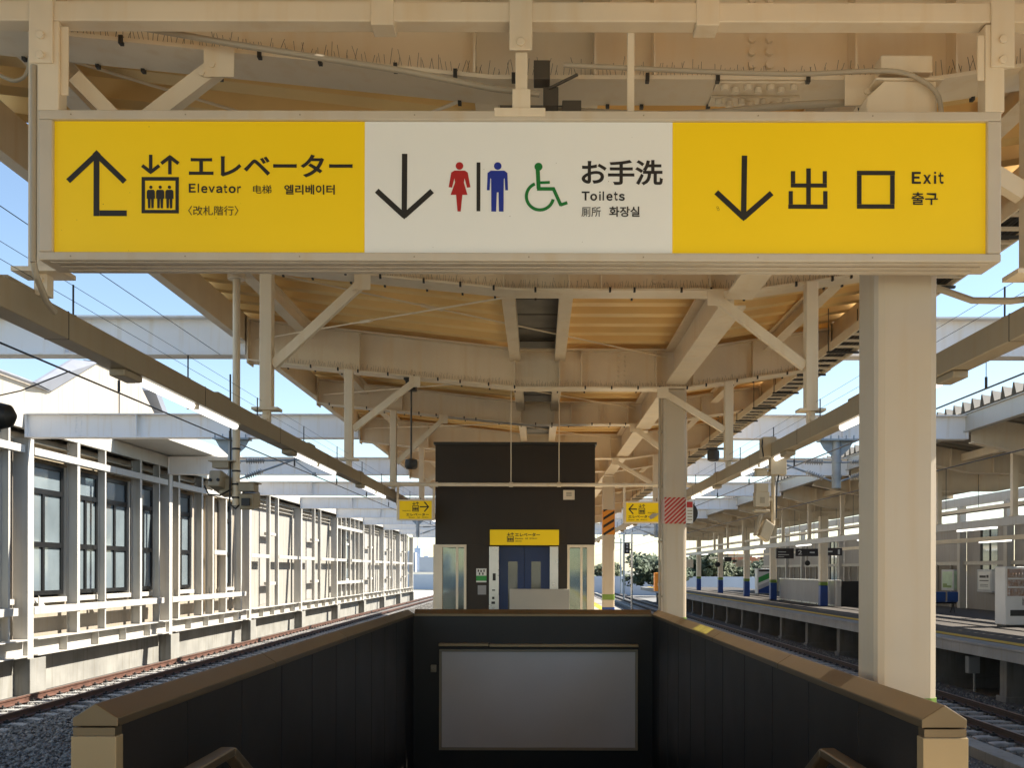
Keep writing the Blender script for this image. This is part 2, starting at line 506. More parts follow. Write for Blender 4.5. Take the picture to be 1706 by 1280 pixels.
solo('cable_trough', tr, conc, 'long low concrete cable trough between the two shaded tracks', 'trough', bevel=0.01)

def stones(zones, name):
    base = np.array([(1, 0, 0), (-1, 0, 0), (0, 1, 0), (0, -1, 0), (0, 0, 1), (0, 0, -1)], float)
    tri = np.array([(0, 2, 4), (2, 1, 4), (1, 3, 4), (3, 0, 4), (2, 0, 5), (1, 2, 5), (3, 1, 5), (0, 3, 5)])
    V = []; F = []; n0 = 0
    for x0, x1, y0, y1, dens, smin, smax, z in zones:
        n = int((x1 - x0) * (y1 - y0) * dens)
        c = np.stack([RNG.uniform(x0, x1, n), RNG.uniform(y0, y1, n), RNG.uniform(z - 0.02, z + 0.022, n)], 1)
        s = RNG.uniform(smin, smax, (n, 1, 1))
        v = base[None] * RNG.uniform(0.55, 1.25, (n, 6, 3)) + RNG.normal(0, 0.22, (n, 6, 3))
        a = RNG.uniform(0, 6.28, n); ca, sa = np.cos(a), np.sin(a)
        v = np.stack([v[:, :, 0] * ca[:, None] - v[:, :, 1] * sa[:, None], v[:, :, 0] * sa[:, None] + v[:, :, 1] * ca[:, None], v[:, :, 2] * 0.8], 2)
        v = v * s + c[:, None, :]
        V.append(v.reshape(-1, 3))
        F.append((tri[None] + (np.arange(n) * 6)[:, None, None] + n0).reshape(-1, 3)); n0 += n * 6
    V = np.concatenate(V); F = np.concatenate(F)
    me = bpy.data.meshes.new(name)
    me.vertices.add(len(V)); me.vertices.foreach_set('co', V.ravel())
    me.loops.add(len(F) * 3); me.loops.foreach_set('vertex_index', F.ravel().astype(np.int32))
    me.polygons.add(len(F)); me.polygons.foreach_set('loop_start', np.arange(0, len(F) * 3, 3, dtype=np.int32))
    me.update(calc_edges=True); me.validate()
    me.materials.append(stonem)
    o = bpy.data.objects.new(name, me); COL.objects.link(o); o['kind'] = 'stuff'
    return o
stones([(-10.1, -6.0, 13, 34, 230, 0.025, 0.058, -1.32), (-11.9, -10.0, 18, 60, 170, 0.02, 0.042, -1.29),
        (-12.0, -6.5, 60, 100, 20, 0.03, 0.05, -1.30), (6.0, 7.05, 13, 40, 160, 0.015, 0.034, -1.325),
        (7.42, 10.6, 13, 45, 130, 0.018, 0.04, -1.31), (-10.1, -6.5, 34, 60, 60, 0.022, 0.045, -1.32)], 'gravel')

# ------------------------------------------------------------------ canopy over our platform
def gb(x, base=2.63):                # underside of a girder
    if x < -0.25: return base + (-0.25 - x) * 0.099
    if x > 2.13: return base + (x - 2.13) * 0.15
    return base
def gt(x):                           # top of a girder
    if x < -0.25: return 3.20 + (-0.25 - x) * 0.11
    if x > 2.13: return 3.20 + (x - 2.13) * 0.15
    return 3.20
GIRDERS = [(0.95, 2.77), (5.45, 2.63), (9.95, 2.77), (14.45, 2.63), (18.95, 2.77), (23.45, 2.63), (27.95, 2.77), (32.45, 2.63),
           (36.95, 2.77), (41.45, 2.63), (50.45, 2.63), (59.45, 2.63)]
CY0, CY1 = -6.0, 66.0
canopy = thing('platform_canopy', 'cream steel butterfly canopy with folded roof over the island platform', 'canopy', (0, 5.45, 0))
def folded(mb, xs, y0, y1, pitch=0.5, h=0.2, cut=(0.17, 0.25, 0.42)):
    prof = []
    y = y0
    while y < y1 - 1e-6:
        prof += [(y, 0), (y + cut[0], 0), (y + cut[1], h), (y + cut[2], h)]
        y += pitch
    prof.append((y, 0))
    vs = []
    for x, hh in xs:
        for yy, dz in prof: vs.append((x, yy, Z(hh) + dz))
    n = len(prof); fs = []
    for i in range(len(xs) - 1):
        for j in range(n - 1):
            fs.append((i * n + j, i * n + j + 1, (i + 1) * n + j + 1, (i + 1) * n + j))
    mb.add(vs, fs)
for xs in ([(-4.36, 3.70), (-0.42, 3.25)], [(0.38, 3.24), (2.13, 3.24), (4.36, 3.585)]):
    m = MB(); folded(m, xs, CY0, CY1)
    build('roof_deck', m, deckm, canopy, recalc=False)
g = MB(); g.box(-0.42, 0.38, CY0, CY1, Z(3.36), Z(3.40))
build('gutter', g, gutterm, canopy)
gj = MB()
y = CY0 + 1
while y < 40:
    gj.box(-0.29, 0.25, y, y + 0.02, Z(3.352), Z(3.36)); y += 0.75
build('gutter_joint', gj, darkm, canopy)
for x0, x1 in ((-0.42, -0.27), (0.23, 0.38)):
    m = MB(); m.box(x0, x1, CY0, CY1, Z(3.04), Z(3.18)); m.box(x0 + 0.02, x1 - 0.02, CY0, CY1, Z(3.18), Z(3.34))
    build('gutter_channel', m, cream, canopy)

def small_copies(name, proto_mb, mat, parent, spots):
    """copies of one small fitting, each an object of its own that shares the mesh"""
    first = None
    for p in spots:
        if first is None:
            first = build(name, MB().add([(v[0] + p[0], v[1] + p[1], v[2] + p[2]) for v in proto_mb.v], proto_mb.f), mat, parent); p0 = p
        else:
            c = first.copy(); COL.objects.link(c); c.parent = parent
            c.location = (p[0] - p0[0], p[1] - p0[1], p[2] - p0[2])
def girder(y, base, x0=-4.22, x1=4.22):
    xs = sorted(set([x0, -2.2, -0.25, 0.9, 2.13, x1]))
    m = MB()
    for a, b in zip(xs[:-1], xs[1:]):
        m.prism([(a, Z(gb(a, base)) + 0.022), (b, Z(gb(b, base)) + 0.022), (b, Z(gt(b)) - 0.02), (a, Z(gt(a)) - 0.02)], 'y', y - 0.008, y + 0.008)
    o = build('girder', m, cream, canopy)
    def strip(nm, f, off, t, w):
        m = MB()
        for a, b in zip(xs[:-1], xs[1:]):
            m.prism([(a, Z(f(a)) + off), (b, Z(f(b)) + off), (b, Z(f(b)) + off + t), (a, Z(f(a)) + off + t)], 'y', y - w / 2, y + w / 2)
        build(nm, m, cream, o)
    strip('bottom_flange', lambda x: gb(x, base), 0, 0.022, 0.30)
    strip('top_flange', gt, -0.02, 0.022, 0.30)
    for x in (-2.6, -0.35, 0.30, 0.62, 1.70, 2.24, 3.1):
        build('stiffener', MB().box(x - 0.006, x + 0.006, y - 0.14, y - 0.0085, Z(gb(x, base)) + 0.03, Z(gt(x)) - 0.03), cream, o)
    for x in (x0, x1 - 0.016):
        build('end_plate', MB().box(x, x + 0.016, y - 0.152, y + 0.152, Z(gb(x, base)) - 0.04, Z(gt(x)) + 0.03), cream, o)
    if y < 20:
        sp_ = []
        for sx in (1.165, 1.26):
            for k in range(7): sp_.append((sx, y - 0.008, Z(gb(sx, base)) + 0.07 + k * (gt(sx) - gb(sx, base) - 0.14) / 6))
        small_copies('bolt', MB().cyl((0, 0, 0), (0, -0.026, 0), 0.021, 10), cream, o, sp_)
        if 5 < y < 6:
            for ya_, yb_ in ((y - 0.135, y - 0.03), (y + 0.03, y + 0.135)):
                build('splice_plate', MB().box(0.95, 1.44, ya_, yb_, Z(base) - 0.012, Z(base) - 0.001), cream, o)
            build('hanging_bolt', MB().cyl((1.165, y + 0.1, Z(base) - 0.012), (1.165, y + 0.1, Z(base) - 0.085), 0.022, 10), cream, o); build('hanging_bolt', MB().cyl((1.26, y + 0.1, Z(base) - 0.012), (1.26, y + 0.1, Z(base) - 0.085), 0.022, 10), cream, o)
            sp_ = [(sx, yy, Z(base) - 0.012) for k, sx in enumerate(np.arange(1.0, 1.42, 0.062)) for yy in (y - 0.105 + 0.03 * (k % 2), y + 0.06 + 0.03 * (k % 2))]
            small_copies('bolt', MB().cyl((0, 0, 0), (0, 0, -0.028), 0.021, 10), cream, o, sp_)
        sp_ = []
        for x in np.arange(x0 + 0.2, x1 - 0.1, 0.36):
            x = x + random.uniform(-0.09, 0.09)
            for q in (-1, 1):
                if random.random() < 0.25: continue
                sp_.append((x, y + q * 0.15, Z(gb(x, base))))
        small_copies('flange_clip', MB().box(-0.010, 0.010, -0.016, 0.016, -0.018, 0.028), darkm, o, sp_)
    return o
for gy, base in GIRDERS: girder(gy, base)
cg = MB()
for (a, _), (b, _) in zip(GIRDERS[:-1], GIRDERS[1:]):
    y0, y1 = a + 0.152, b - 0.152
    if a < 5: continue
    cg.box(1.83, 2.11, y0, y1, Z(2.68), Z(2.705)); cg.box(1.83, 2.11, y0, y1, Z(3.16), Z(3.19))
    cg.box(1.95, 1.99, y0, y1, Z(2.705), Z(3.16))
build('column_line_girder', cg, cream, canopy)
for x, h0, h1 in ((-3.32, 3.33, 3.53), (3.32, 3.18, 3.38), (-1.9, 3.24, 3.38)):
    m = MB()
    for (a, _), (b, _) in zip(GIRDERS[:-1], GIRDERS[1:]):
        y0, y1 = a + 0.16, b - 0.16
        m.box(x - 0.075, x + 0.075, y0, y1, Z(h0), Z(h0) + 0.012); m.box(x - 0.075, x + 0.075, y0, y1, Z(h1) - 0.012, Z(h1))
        m.box(x - 0.006, x + 0.006, y0, y1, Z(h0) + 0.012, Z(h1) - 0.012)
    if x != -1.9: build('purlin', m, cream, canopy)
for x0, x1, h0, h1 in ((-4.36, -4.24, 3.30, 3.69), (4.24, 4.36, 3.18, 3.575)):
    m = MB(); m.box(x0, x1, CY0, CY1, Z(h0), Z(h1))
    build('fascia', m, cream, canopy)
# round tie rods crossing each bay
for (a, _), (b, _) in list(zip(GIRDERS[:-1], GIRDERS[1:]))[1:6]:
    for p, q in (((-4.1, b - 0.1, Z(3.33)), (0.05, a + 0.12, Z(2.84))), ((-4.1, a + 0.1, Z(3.30)), (1.85, b - 0.12, Z(3.08)))):
        m = MB(); m.cyl(p, q, 0.011, 8)
        mid = Vector(p).lerp(Vector(q), 0.45); e2 = Vector(p).lerp(Vector(q), 0.49)
        m.cyl(mid, e2, 0.022, 8)
        build('tie_rod', m, cream, canopy)
# bird spikes: fine wires standing on the flanges
sp = MB()
def spike(x, y, z, l):
    dx, dy = random.uniform(-0.35, 0.35) * l, random.uniform(-0.3, 0.3) * l
    sp.bar((x, y, z), (x + dx, y + dy, z + l), 0.0019, 0.0019, (0, 1, 0))
for gy, base in GIRDERS[1:4]:
    for x in np.arange(-4.0, 4.0, 0.024):
        spike(x, gy - 0.11 + random.uniform(-0.02, 0.02), Z(gb(x, base)) + 0.02, random.uniform(0.05, 0.105))
o = build('bird_spikes', sp, darkm, canopy); o['kind'] = 'stuff'
# junction box and cable runs below the first girder
jb = MB(); jb.box(-0.03, 0.055, 5.16, 5.26, Z(2.56), Z(2.66)); jb.box(0.02, 0.10, 5.2, 5.3, Z(2.44), Z(2.54)); jb.box(0.12, 0.22, 5.2, 5.30, Z(2.41), Z(2.47))
jb.cyl((0.05, 5.2, Z(2.53)), (0.20, 5.16, Z(2.585)), 0.009, 8)
solo('junction_box', jb, M('brown junction box', (0.085, 0.07, 0.052), 0.5, var=0.2), 'dark electrical junction boxes under the girder above the white sign panel', 'junction box', bevel=0.006)

# ------------------------------------------------------------------ columns of our platform
def column(y, label, wrap=None):
    x = 1.97; w = 0.335
    t = thing('platform_column', label, 'column', (x, y, 0), 'cream columns of the island platform canopy')
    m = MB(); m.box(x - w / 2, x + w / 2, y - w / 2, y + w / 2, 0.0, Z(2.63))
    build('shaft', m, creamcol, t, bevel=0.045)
    for nm, z0_, z1_, mt in (('green_band', 0.86, 1.018, greenb), ('blue_band', 0.002, 0.655, blueb)):
        e = 0.0035; c = 0.044; q = w / 2 + e
        m = MB(); m.prism([(x - q + c, y - q), (x + q - c, y - q), (x + q - c * 0.3, y - q + c * 0.3), (x + q, y - q + c), (x + q, y + q - c), (x + q - c * 0.3, y + q - c * 0.3), (x + q - c, y + q), (x - q + c, y + q), (x - q + c * 0.3, y + q - c * 0.3), (x - q, y + q - c), (x - q, y - q + c), (x - q + c * 0.3, y - q + c * 0.3)], 'z', z0_, z1_)
        build(nm, m, mt, t)
    if wrap:
        za, zb, m1, m2, per, ang, wd = wrap
        s = w / 2 + 0.006
        mm = MB(); mm.box(x - s, x + s, y - s, y + s, za, zb)
        wo = build('warning_wrap', mm, m1, t, bevel=0.03)
        st = MB(); hh = zb - za
        yy = y - s - 0.0015
        k = -hh
        xs0, xs1 = x - s + 0.02, x + s - 0.02
        u = -hh / ang
        while u < (xs1 - xs0):
            poly = [(u, 0), (u + wd, 0), (u + wd + hh / ang, hh), (u + hh / ang, hh)]
            # clip to the face width
            def clip(poly, lim, keep):
                out = []
                for i in range(len(poly)):
                    a, b = poly[i], poly[(i + 1) % len(poly)]
                    ia, ib = keep(a[0], lim), keep(b[0], lim)
                    if ia: out.append(a)
                    if ia != ib:
                        tt = (lim - a[0]) / (b[0] - a[0]); out.append((lim, a[1] + tt * (b[1] - a[1])))
                return out
            poly = clip(poly, 0.0, lambda v, l: v >= l)
            if poly: poly = clip(poly, xs1 - xs0, lambda v, l: v <= l)
            if len(poly) > 2:
                st.add([(xs0 + a, yy, za + b) for a, b in poly], [tuple(range(len(poly)))])
            u += per
        build('stripes', st, m2, wo)
    return t
pinkm = M('pale pink tape', (0.62, 0.44, 0.38), 0.5, var=0.08)
column(5.45, 'big cream column behind the exit end of the large sign')
column(14.45, 'cream column wrapped with red and white diagonal stripes', (Z(0.67), Z(1.05), pinkm, redlabel, 0.066, 0.95, 0.036))
column(27.95, 'cream column with orange and black stripes beside the lift', (Z(0.98), Z(1.70), orange, ink, 0.36, 0.62, 0.13))
# bracket head on the big column
m = MB(); m.prism([(1.70, Z(2.28)), (2.06, Z(2.28)), (2.06, Z(2.545)), (1.79, Z(2.545)), (1.70, Z(2.46))], 'y', 5.14, 5.275); m.box(1.78, 2.05, 5.16, 5.28, Z(2.60), Z(2.69)); m.box(1.74, 2.10, 5.13, 5.29, Z(2.546), Z(2.56))
solo('column_head_box', m, cream, 'cream boxed bracket at the head of the big column', 'bracket', bevel=0.008)

m = MB()
for k, (dx, dy) in enumerate(((-0.205, -0.05), (-0.205, 0.02))):
    m.cyl((1.97 + dx, 14.45 + dy, 0.0), (1.97 + dx, 14.45 + dy, Z(2.6)), 0.014, 8)
for h in (0.5, 1.3, 2.1, 2.9, 3.7): m.box(1.745, 1.80, 14.38, 14.49, h, h + 0.03)
solo('cable_conduit', m, hosem, 'pair of thin conduits running up the red striped column', 'conduit', smooth=True)

# ------------------------------------------------------------------ portal beams across the tracks
PORT = [14.45, 23.45, 32.45, 41.45, 50.45, 59.45, 68.45, 77.45, 86.45, 95.45]
def portal(x0, x1, y, label, group):
    t = thing('portal_beam', label, 'beam', ((x0 + x1) / 2, y, Z(3.10)), group)
    hb, ht = 3.10, 3.67
    m = MB(); m.box(x0, x1, y - 0.15, y + 0.15, Z(hb), Z(hb) + 0.025); m.box(x0, x1, y - 0.15, y + 0.15, Z(ht) - 0.025, Z(ht))
    build('flange', m, portalw, t)
    m = MB(); m.box(x0, x1, y - 0.01, y + 0.01, Z(hb) + 0.025, Z(ht) - 0.025)
    build('web', m, portalw, t)
    m = MB()
    n = max(2, int((x1 - x0) / 2.6))
    for i in range(n + 1):
        x = x0 + (x1 - x0) * i / n
        m.box(max(x0, x - 0.008), min(x1, x + 0.008), y - 0.146, y - 0.0105, Z(hb) + 0.03, Z(ht) - 0.03)
    for k in range(6):
        for dx in (-0.06, 0.06):
            xx = (x0 + 1.2 if x0 < 0 else x1 - 1.2) + dx
            m.cyl((xx, y - 0.0105, Z(hb) + 0.08 + k * 0.08), (xx, y - 0.03, Z(hb) + 0.08 + k * 0.08), 0.018, 6)
    build('stiffener', m, portalw, t)
    return t
for i, y in enumerate(PORT):
    portal(-12.1, -4.24, y, f'pale portal beam from the white wall, {ORD[i]} from the big sign', 'portal beams over the wall side tracks')
for i, y in enumerate(PORT[:9]):
    portal(4.24, 10.12, y, f'pale portal beam to the opposite canopy, {ORD[i]} from the big sign', 'portal beams over the opposite side tracks')

# ------------------------------------------------------------------ lighting ducts, their hangers
DX = 2.66
def duct(s, label):
    xi, xo = s * DX, s * (DX + 0.135)
    x0, x1 = min(xi, xo), max(xi, xo)
    t = thing('lighting_duct', label, 'lighting duct', (s * DX, 5, Z(1.30)), 'lighting ducts under the canopy edges')
    m = MB(); m.box(x0, x1, -2, 52, Z(1.30), Z(1.457))
    build('duct_body', m, ductm, t, bevel=0.006)
    m = MB()
    for y in np.arange(1.0, 50, 2.3):
        m.box(x0 - 0.0015, x1 + 0.0015, y, y + 0.007, Z(1.299), Z(1.4585))
    build('joint', m, darkm, t)
    m = MB()
    for y in np.arange(5.0, 50, 3.3):
        m.box(x0 + 0.02, x1 - 0.02, y, y + 0.3, Z(1.4585), Z(1.49))
    build('top_cover', m, ductm, t, bevel=0.01)
    y = 6.7
    while y < 50:
        for k in range(2):
            ya = y + k * 1.12
            h = MB(); h.box(x0 + 0.022, x1 - 0.022, ya - 0.02, ya, Z(1.262), Z(1.299))
            lm = MB(); lm.cyl(((x0 + x1) / 2, ya + 0.01, Z(1.286)), ((x0 + x1) / 2, ya + 1.08, Z(1.286)), 0.030, 10)
            lo = build('lamp_tube', lm, lampm, t, smooth=True)
            build('lamp_holder', h, ductm, lo)
        hs = MB(); hs.box(x0 + 0.015, x1 - 0.015, y - 0.30, y - 0.03, Z(1.25), Z(1.299))
        build('lamp_gear_box', hs, ductm, t, bevel=0.01)
        y += 4.3
    w = MB()
    for k, y in enumerate(np.arange(3.9, 48, 1.9)):
        w.cyl(((x0 + x1) / 2, y, Z(1.457)), ((x0 + x1) / 2, y, Z(1.665)), 0.006, 6)
        w.cyl(((x0 + x1) / 2, y, Z(1.457)), ((x0 + x1) / 2, y, Z(1.487)), 0.02, 6)
    for h in (1.57, 1.66):
        w.cyl(((x0 + x1) / 2, 0, Z(h)), ((x0 + x1) / 2, 48, Z(h)), 0.0018, 4)
    o = build('bird_wire', w, darkm, t)
    return t
duct(-1, 'taupe lighting duct with fluorescent tubes running along the wall side')
duct(1, 'taupe lighting duct with fluorescent tubes running behind the big column')
HY = [5.30, 9.80, 14.25, 18.75, 23.3]
def hanger(s, i, y):
    x = s * (2.65, 2.69, 2.73, 2.75, 2.75)[i]; base = GIRDERS[i + 1][1]
    top = Z(gb(x, base))
    side = 'wall side duct' if s < 0 else 'duct by the big column'
    t = thing('hanger_post', f'cream hanger post on the {side}, {ORD[i]} from the big sign', 'hanger', (x, y, Z(1.457)),
              'hanger posts of the lighting ducts')
    w = 0.06 if i else 0.058
    m = MB(); m.box(x - w, x + w, y - w, y + w, Z(1.595), top - 0.002)
    build('post', m, cream, t, bevel=0.008)
    m = MB(); m.box(x - 0.13, x + 0.13, y - 0.09, y + 0.09, Z(1.57), Z(1.595)); 
    build('foot_plate', m, cream, t)
    m = MB(); m.box(x - 0.035, x + 0.035, y - 0.035, y + 0.035, Z(1.457), Z(1.57))
    for h in (1.487, 1.54): m.cyl((x, y - 0.035, Z(h)), (x, y - 0.05, Z(h)), 0.016, 8)
    build('stub', m, cream, t)
    xb = x - s * 0.95
    p = (x - s * 0.06, y, Z(2.02)); q = (xb, y, Z(gb(xb, base)) - 0.07)
    if 1:
        m = MB(); m.bar(p, q, 0.07, 0.09); m.box(min(xb - 0.08, xb + 0.08), max(xb - 0.08, xb + 0.08), y - 0.006 - 0.045, y - 0.04, Z(gb(xb, base)) - 0.16, Z(gb(xb, base)))
        for f in (0.90, 0.96):
            c = Vector(p).lerp(Vector(q), f); m.cyl((c.x, y - 0.06, c.z), (c.x, y - 0.04, c.z), 0.017, 8)
        build('brace', m, cream, t)
    return t
for s in (-1, 1):
    for i, y in enumerate(HY): hanger(s, i, y)

def hose(pts, d, r):
    """a smooth hose through measured points; each point is given in sign artwork pixels at distance d"""
    P_ = [Vector(((x - VPX) * dd / FPX, dd, EYE + (VPY - y) * dd / FPX)) for x, y, dd in [(p[0], p[1], p[2] if len(p) > 2 else d) for p in pts]]
    out = []
    for i in range(len(P_) - 1):
        p0, p1, p2, p3 = P_[max(i - 1, 0)], P_[i], P_[i + 1], P_[min(i + 2, len(P_) - 1)]
        for k in range(6):
            t = k / 6
            out.append(0.5 * ((2 * p1) + (p2 - p0) * t + (2 * p0 - 5 * p1 + 4 * p2 - p3) * t * t + (3 * p1 - p0 - 3 * p2 + p3) * t ** 3))
    out.append(P_[-1])
    return MB().tube(out, r, 10)

# ------------------------------------------------------------------ the large sign and its gantry
DS = 5.0
def SX(px): return (px - VPX) * DS / FPX
def SZ(py): return EYE + (VPY - py) * DS / FPX
sign = thing('hanging_sign', 'large yellow and white overhead sign for elevator, toilets and exit', 'sign', (SX(860), DS, SZ(437)))
x0, x1, z0, z1 = SX(66), SX(1664), SZ(437), SZ(187)
px0, px1, pz0, pz1 = SX(89), SX(1641), SZ(423), SZ(203)
m = MB()
yf = DS - 0.022
m.box(x0, x1, yf, DS + 0.2, pz1, z1); m.box(x0, x1, yf, DS + 0.2, z0, pz0)
m.box(x0, px0, yf, DS + 0.2, pz0 + 0.0005, pz1 - 0.0005); m.box(px1, x1, yf, DS + 0.2, pz0 + 0.0005, pz1 - 0.0005)
m.box(px0, px1, DS + 0.02, DS + 0.19, pz0, pz1)
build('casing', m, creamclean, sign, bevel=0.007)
for k, (a, b) in enumerate(((0.0, 0.045), (0.06, 0.10), (0.115, 0.16))):
    m = MB(); m.box(x0 + 0.05 + 0.02 * k, x1 - 0.05 - 0.02 * k, DS + a, DS + b, z0 - 0.006 - 0.004 * k, z0 - 0.0005)
    build('bottom_rail', m, creamclean, sign, bevel=0.004)
def panel(xa, xb, mat, name):
    m = MB(); m.box(SX(xa), SX(xb), DS, DS + 0.015, pz0 + 0.001, pz1 - 0.001)
    return build(name, m, mat, sign)
p1 = panel(89.3, 606, yellow, 'yellow_panel'); p2 = panel(606.4, 1118.8, whitesign, 'white_panel'); p3 = panel(1119.2, 1640.7, yellow, 'yellow_panel')
p1['label'] = 'yellow elevator panel'; p3['label'] = 'yellow exit panel'
a = Flat(DS)
a.line((159.7, 258), (159.7, 361.7), 9.8); a.line((164.8, 356.8), (210.4, 356.8), 9.6)
for e in ((112.5, 303.5), (207, 304.5)): a.line(e, (159.7, 259), 9.2)
a.poly([(159.7, 251.6), (166.6, 258.4), (159.7, 265.5), (152.8, 258.4)])
a.done('bent_arrow', ink, p1)
a = Flat(DS); lift_symbol(a, 234.8, 259.2, 297, 356.9); a.done('lift_symbol', ink, p1)
a = Flat(DS)
a.text('エレベーター', 313.6, 258.2, 586.2, 296.3, 0.024)
a.glyphs([('E', 313.4, 307.2, 324.9, 322.1), ('l', 328.3, 307.2, 330.5, 322.1), ('e', 334, 311, 344.4, 322.9), ('v', 346.2, 311.7, 356.9, 322), ('a', 359, 311.2, 369.3, 322.9),
          ('t', 371.4, 308.8, 377.7, 322.9), ('o', 379.9, 311.4, 391.7, 323.1), ('r', 394.3, 311.4, 400.6, 322.8)])
a.text('电梯', 420.5, 309.4, 451.2, 323.8, 0.006); a.text('엘리베이터', 472.6, 308.8, 556.6, 325.2, 0.022)
a.text('〈改札階行〉', 312.7, 344.3, 396.3, 360.2, 0.004)
a.done('lettering', ink, p1)
a = Flat(DS); a.arrow((672.8, 256.7), (672.3, 366), 66, 9); a.done('down_arrow', ink, p2)
S = 0.3517
def Q(u, v): return (550 + u * S, v * S)
a = Flat(DS); a.disc(Q(609, 787), 18 * S)
a.poly([Q(*p) for p in ((585, 809), (635, 809), (648, 818), (661, 888), (645, 890), (633, 845), (630, 866), (647, 924), (623, 924), (615, 1003), (600, 1003), (593, 924), (567, 924), (588, 866), (585, 845), (574, 890), (558, 888), (570, 818))])
a.done('woman_symbol', redv, p2)
a = Flat(DS); a.rect(792.7, 270.8, 799, 352.4); a.done('divider_bar', ink, p2)
a = Flat(DS); a.disc(Q(790, 787), 18 * S)
a.poly([Q(*p) for p in ((757, 809), (822, 809), (836, 820), (839, 902), (826, 902), (823, 845), (819, 848), (818, 1003), (796, 1003), (794, 912), (786, 912), (783, 1003), (760, 1003), (759, 848), (755, 845), (752, 902), (739, 902), (742, 820))])
a.done('man_symbol', bluev, p2)
a = Flat(DS); a.disc(Q(983, 790), 19 * S)
a.line(Q(979, 800), Q(984, 893), 19 * S); a.line(Q(984, 866), Q(1037, 864), 13 * S); a.line(Q(976, 895), Q(1058, 895), 17 * S)
a.line(Q(1052, 890), Q(1090, 974), 16 * S); a.line(Q(1086, 972), Q(1120, 960), 15 * S); a.arc(Q(990, 931), 64 * S, 15 * S, 112, 348)
a.done('wheelchair_symbol', greenv, p2)
a = Flat(DS)
a.text('お手洗', 967.5, 266.2, 1102.9, 308.4, 0.022); a.glyphs([('T', 967.7, 318.9, 980.9, 334), ('o', 982, 322.6, 993.5, 334.4), ('i', 997, 318.9, 999.4, 334), ('l', 1002.6, 318.9, 1004.9, 334), ('e', 1008.9, 322.6, 1019.1, 334.4),
          ('t', 1021.5, 319.4, 1027.8, 334.2), ('s', 1029.3, 322.8, 1039.6, 334.4)])
a.text('厠所', 967.5, 344.7, 999.5, 361.2, 0.004); a.text('화장실', 1013.6, 344, 1064.2, 361.2, 0.02)
a.done('lettering', ink, p2)
a = Flat(DS); a.arrow((1238.8, 258.5), (1237.4, 367.8), 66, 9.2); a.done('down_arrow', ink, p3)
def Q2(u, v): return (1106 + u * S, v * S)
a = Flat(DS)
for r_ in ((597, 808, 618, 866), (748, 808, 768, 866), (597, 866.5, 768, 886), (670, 795, 692, 966), (587, 903, 607, 966), (750, 903, 771, 966), (585, 966.5, 771, 987),
           (910, 806, 1090, 827), (910, 965, 1088, 986), (910, 827.5, 932, 964.5), (1067, 827.5, 1089, 964.5)):
    a.rect(*Q2(r_[0], r_[1]), *Q2(r_[2], r_[3]))
a.glyphs([('E', 1517.3, 285.2, 1532.6, 305.1), ('x', 1536, 290, 1549.6, 305.1), ('i', 1554.3, 285.1, 1557.8, 305.1), ('t', 1561.6, 286.2, 1570.4, 305.1)]); a.text('출구', 1516.8, 319.3, 1560.7, 340.4, 0.018)
a.done('lettering', ink, p3)

a = Flat(DS); rs = random.Random(3)
for _ in range(9): a.disc((rs.uniform(95, 600), rs.uniform(206, 420)), rs.uniform(0.35, 0.8), 6)
a.done('fly_specks', M('specks', (0.12, 0.09, 0.03), 0.8), p1)
a = Flat(DS)
for _ in range(7): a.disc((rs.uniform(612, 1112), rs.uniform(208, 420)), rs.uniform(0.35, 0.75), 6)
a.done('fly_specks', M('specks', (0.25, 0.23, 0.18), 0.8), p2)
a = Flat(DS); a.arc((1194, 345), 1.7, 0.6, 0, 360, 10); a.arc((1195.2, 348.5), 1.9, 0.6, 0, 360, 10); a.done('scribble', M('scribble', (0.25, 0.16, 0.02), 0.8), p3)
m = MB()
for px_ in list(range(120, 1640, 190)):
    for py_ in (195, 430.5): m.cyl((SX(px_), yf - 0.002, SZ(py_)), (SX(px_), yf, SZ(py_)), 0.004, 8)
build('screws', m, ductm, sign)

gan = thing('sign_gantry', 'cream square beam with bolted straps that carries the large sign', 'gantry', (SX(860), DS + 0.08, SZ(187)))
yb0, yb1 = DS - 0.02, DS + 0.085
m = MB(); m.box(SX(-60), SX(1775), yb0, yb1, SZ(39), SZ(6))
build('beam', m, cream, gan, bevel=0.006)
def bx(xa, xb, ya, yb, za, zb, name, mat=cream, bevel=0.004, bolts=()):
    m = MB(); m.box(SX(xa), SX(xb), ya, yb, SZ(zb), SZ(za))
    for bxp, byp in bolts:
        m.cyl((SX(bxp), ya - 0.014, SZ(byp)), (SX(bxp), ya, SZ(byp)), 0.021, 10)
    return build(name, m, mat, gan, bevel)
for xa, xb in ((617, 655), (1157, 1195)):
    bx(xa, xb, yb0 - 0.008, yb1 + 0.008, -6, 46, 'sleeve')
bx(51, 91, yb0 - 0.012, yb0 - 0.001, -20, 111, 'strap', bolts=((71, 66), (71, 99)))
bx(847, 885, yb0 - 0.012, yb0 - 0.001, -20, 88, 'strap', bolts=((866, 76),))
bx(1645, 1684, yb0 - 0.012, yb0 - 0.001, -20, 115, 'strap', bolts=((1664, 70), (1664, 104)))
bx(64, 99, yb0, yb0 + 0.09, 39.5, 187.5, 'drop_post'); bx(857, 877, yb0 + 0.01, yb0 + 0.05, 88, 183, 'drop_post'); bx(1637, 1669, yb0, yb0 + 0.09, 42, 187.5, 'drop_post')
bx(822, 907, yb0 + 0.005, yb0 + 0.10, 183, 187.2, 'base_plate'); bx(822, 907, yb0 - 0.008, yb0 + 0.004, 183, 197, 'base_plate')
bx(852, 882, yb0 + 0.004, yb0 + 0.06, 150, 183, 'collar')
bx(1624, 1636, yb0, yb0 + 0.012, 60, 135, 'gusset')
bx(99, 112, yb0 + 0.02, yb0 + 0.03, 45, 160, 'gusset')
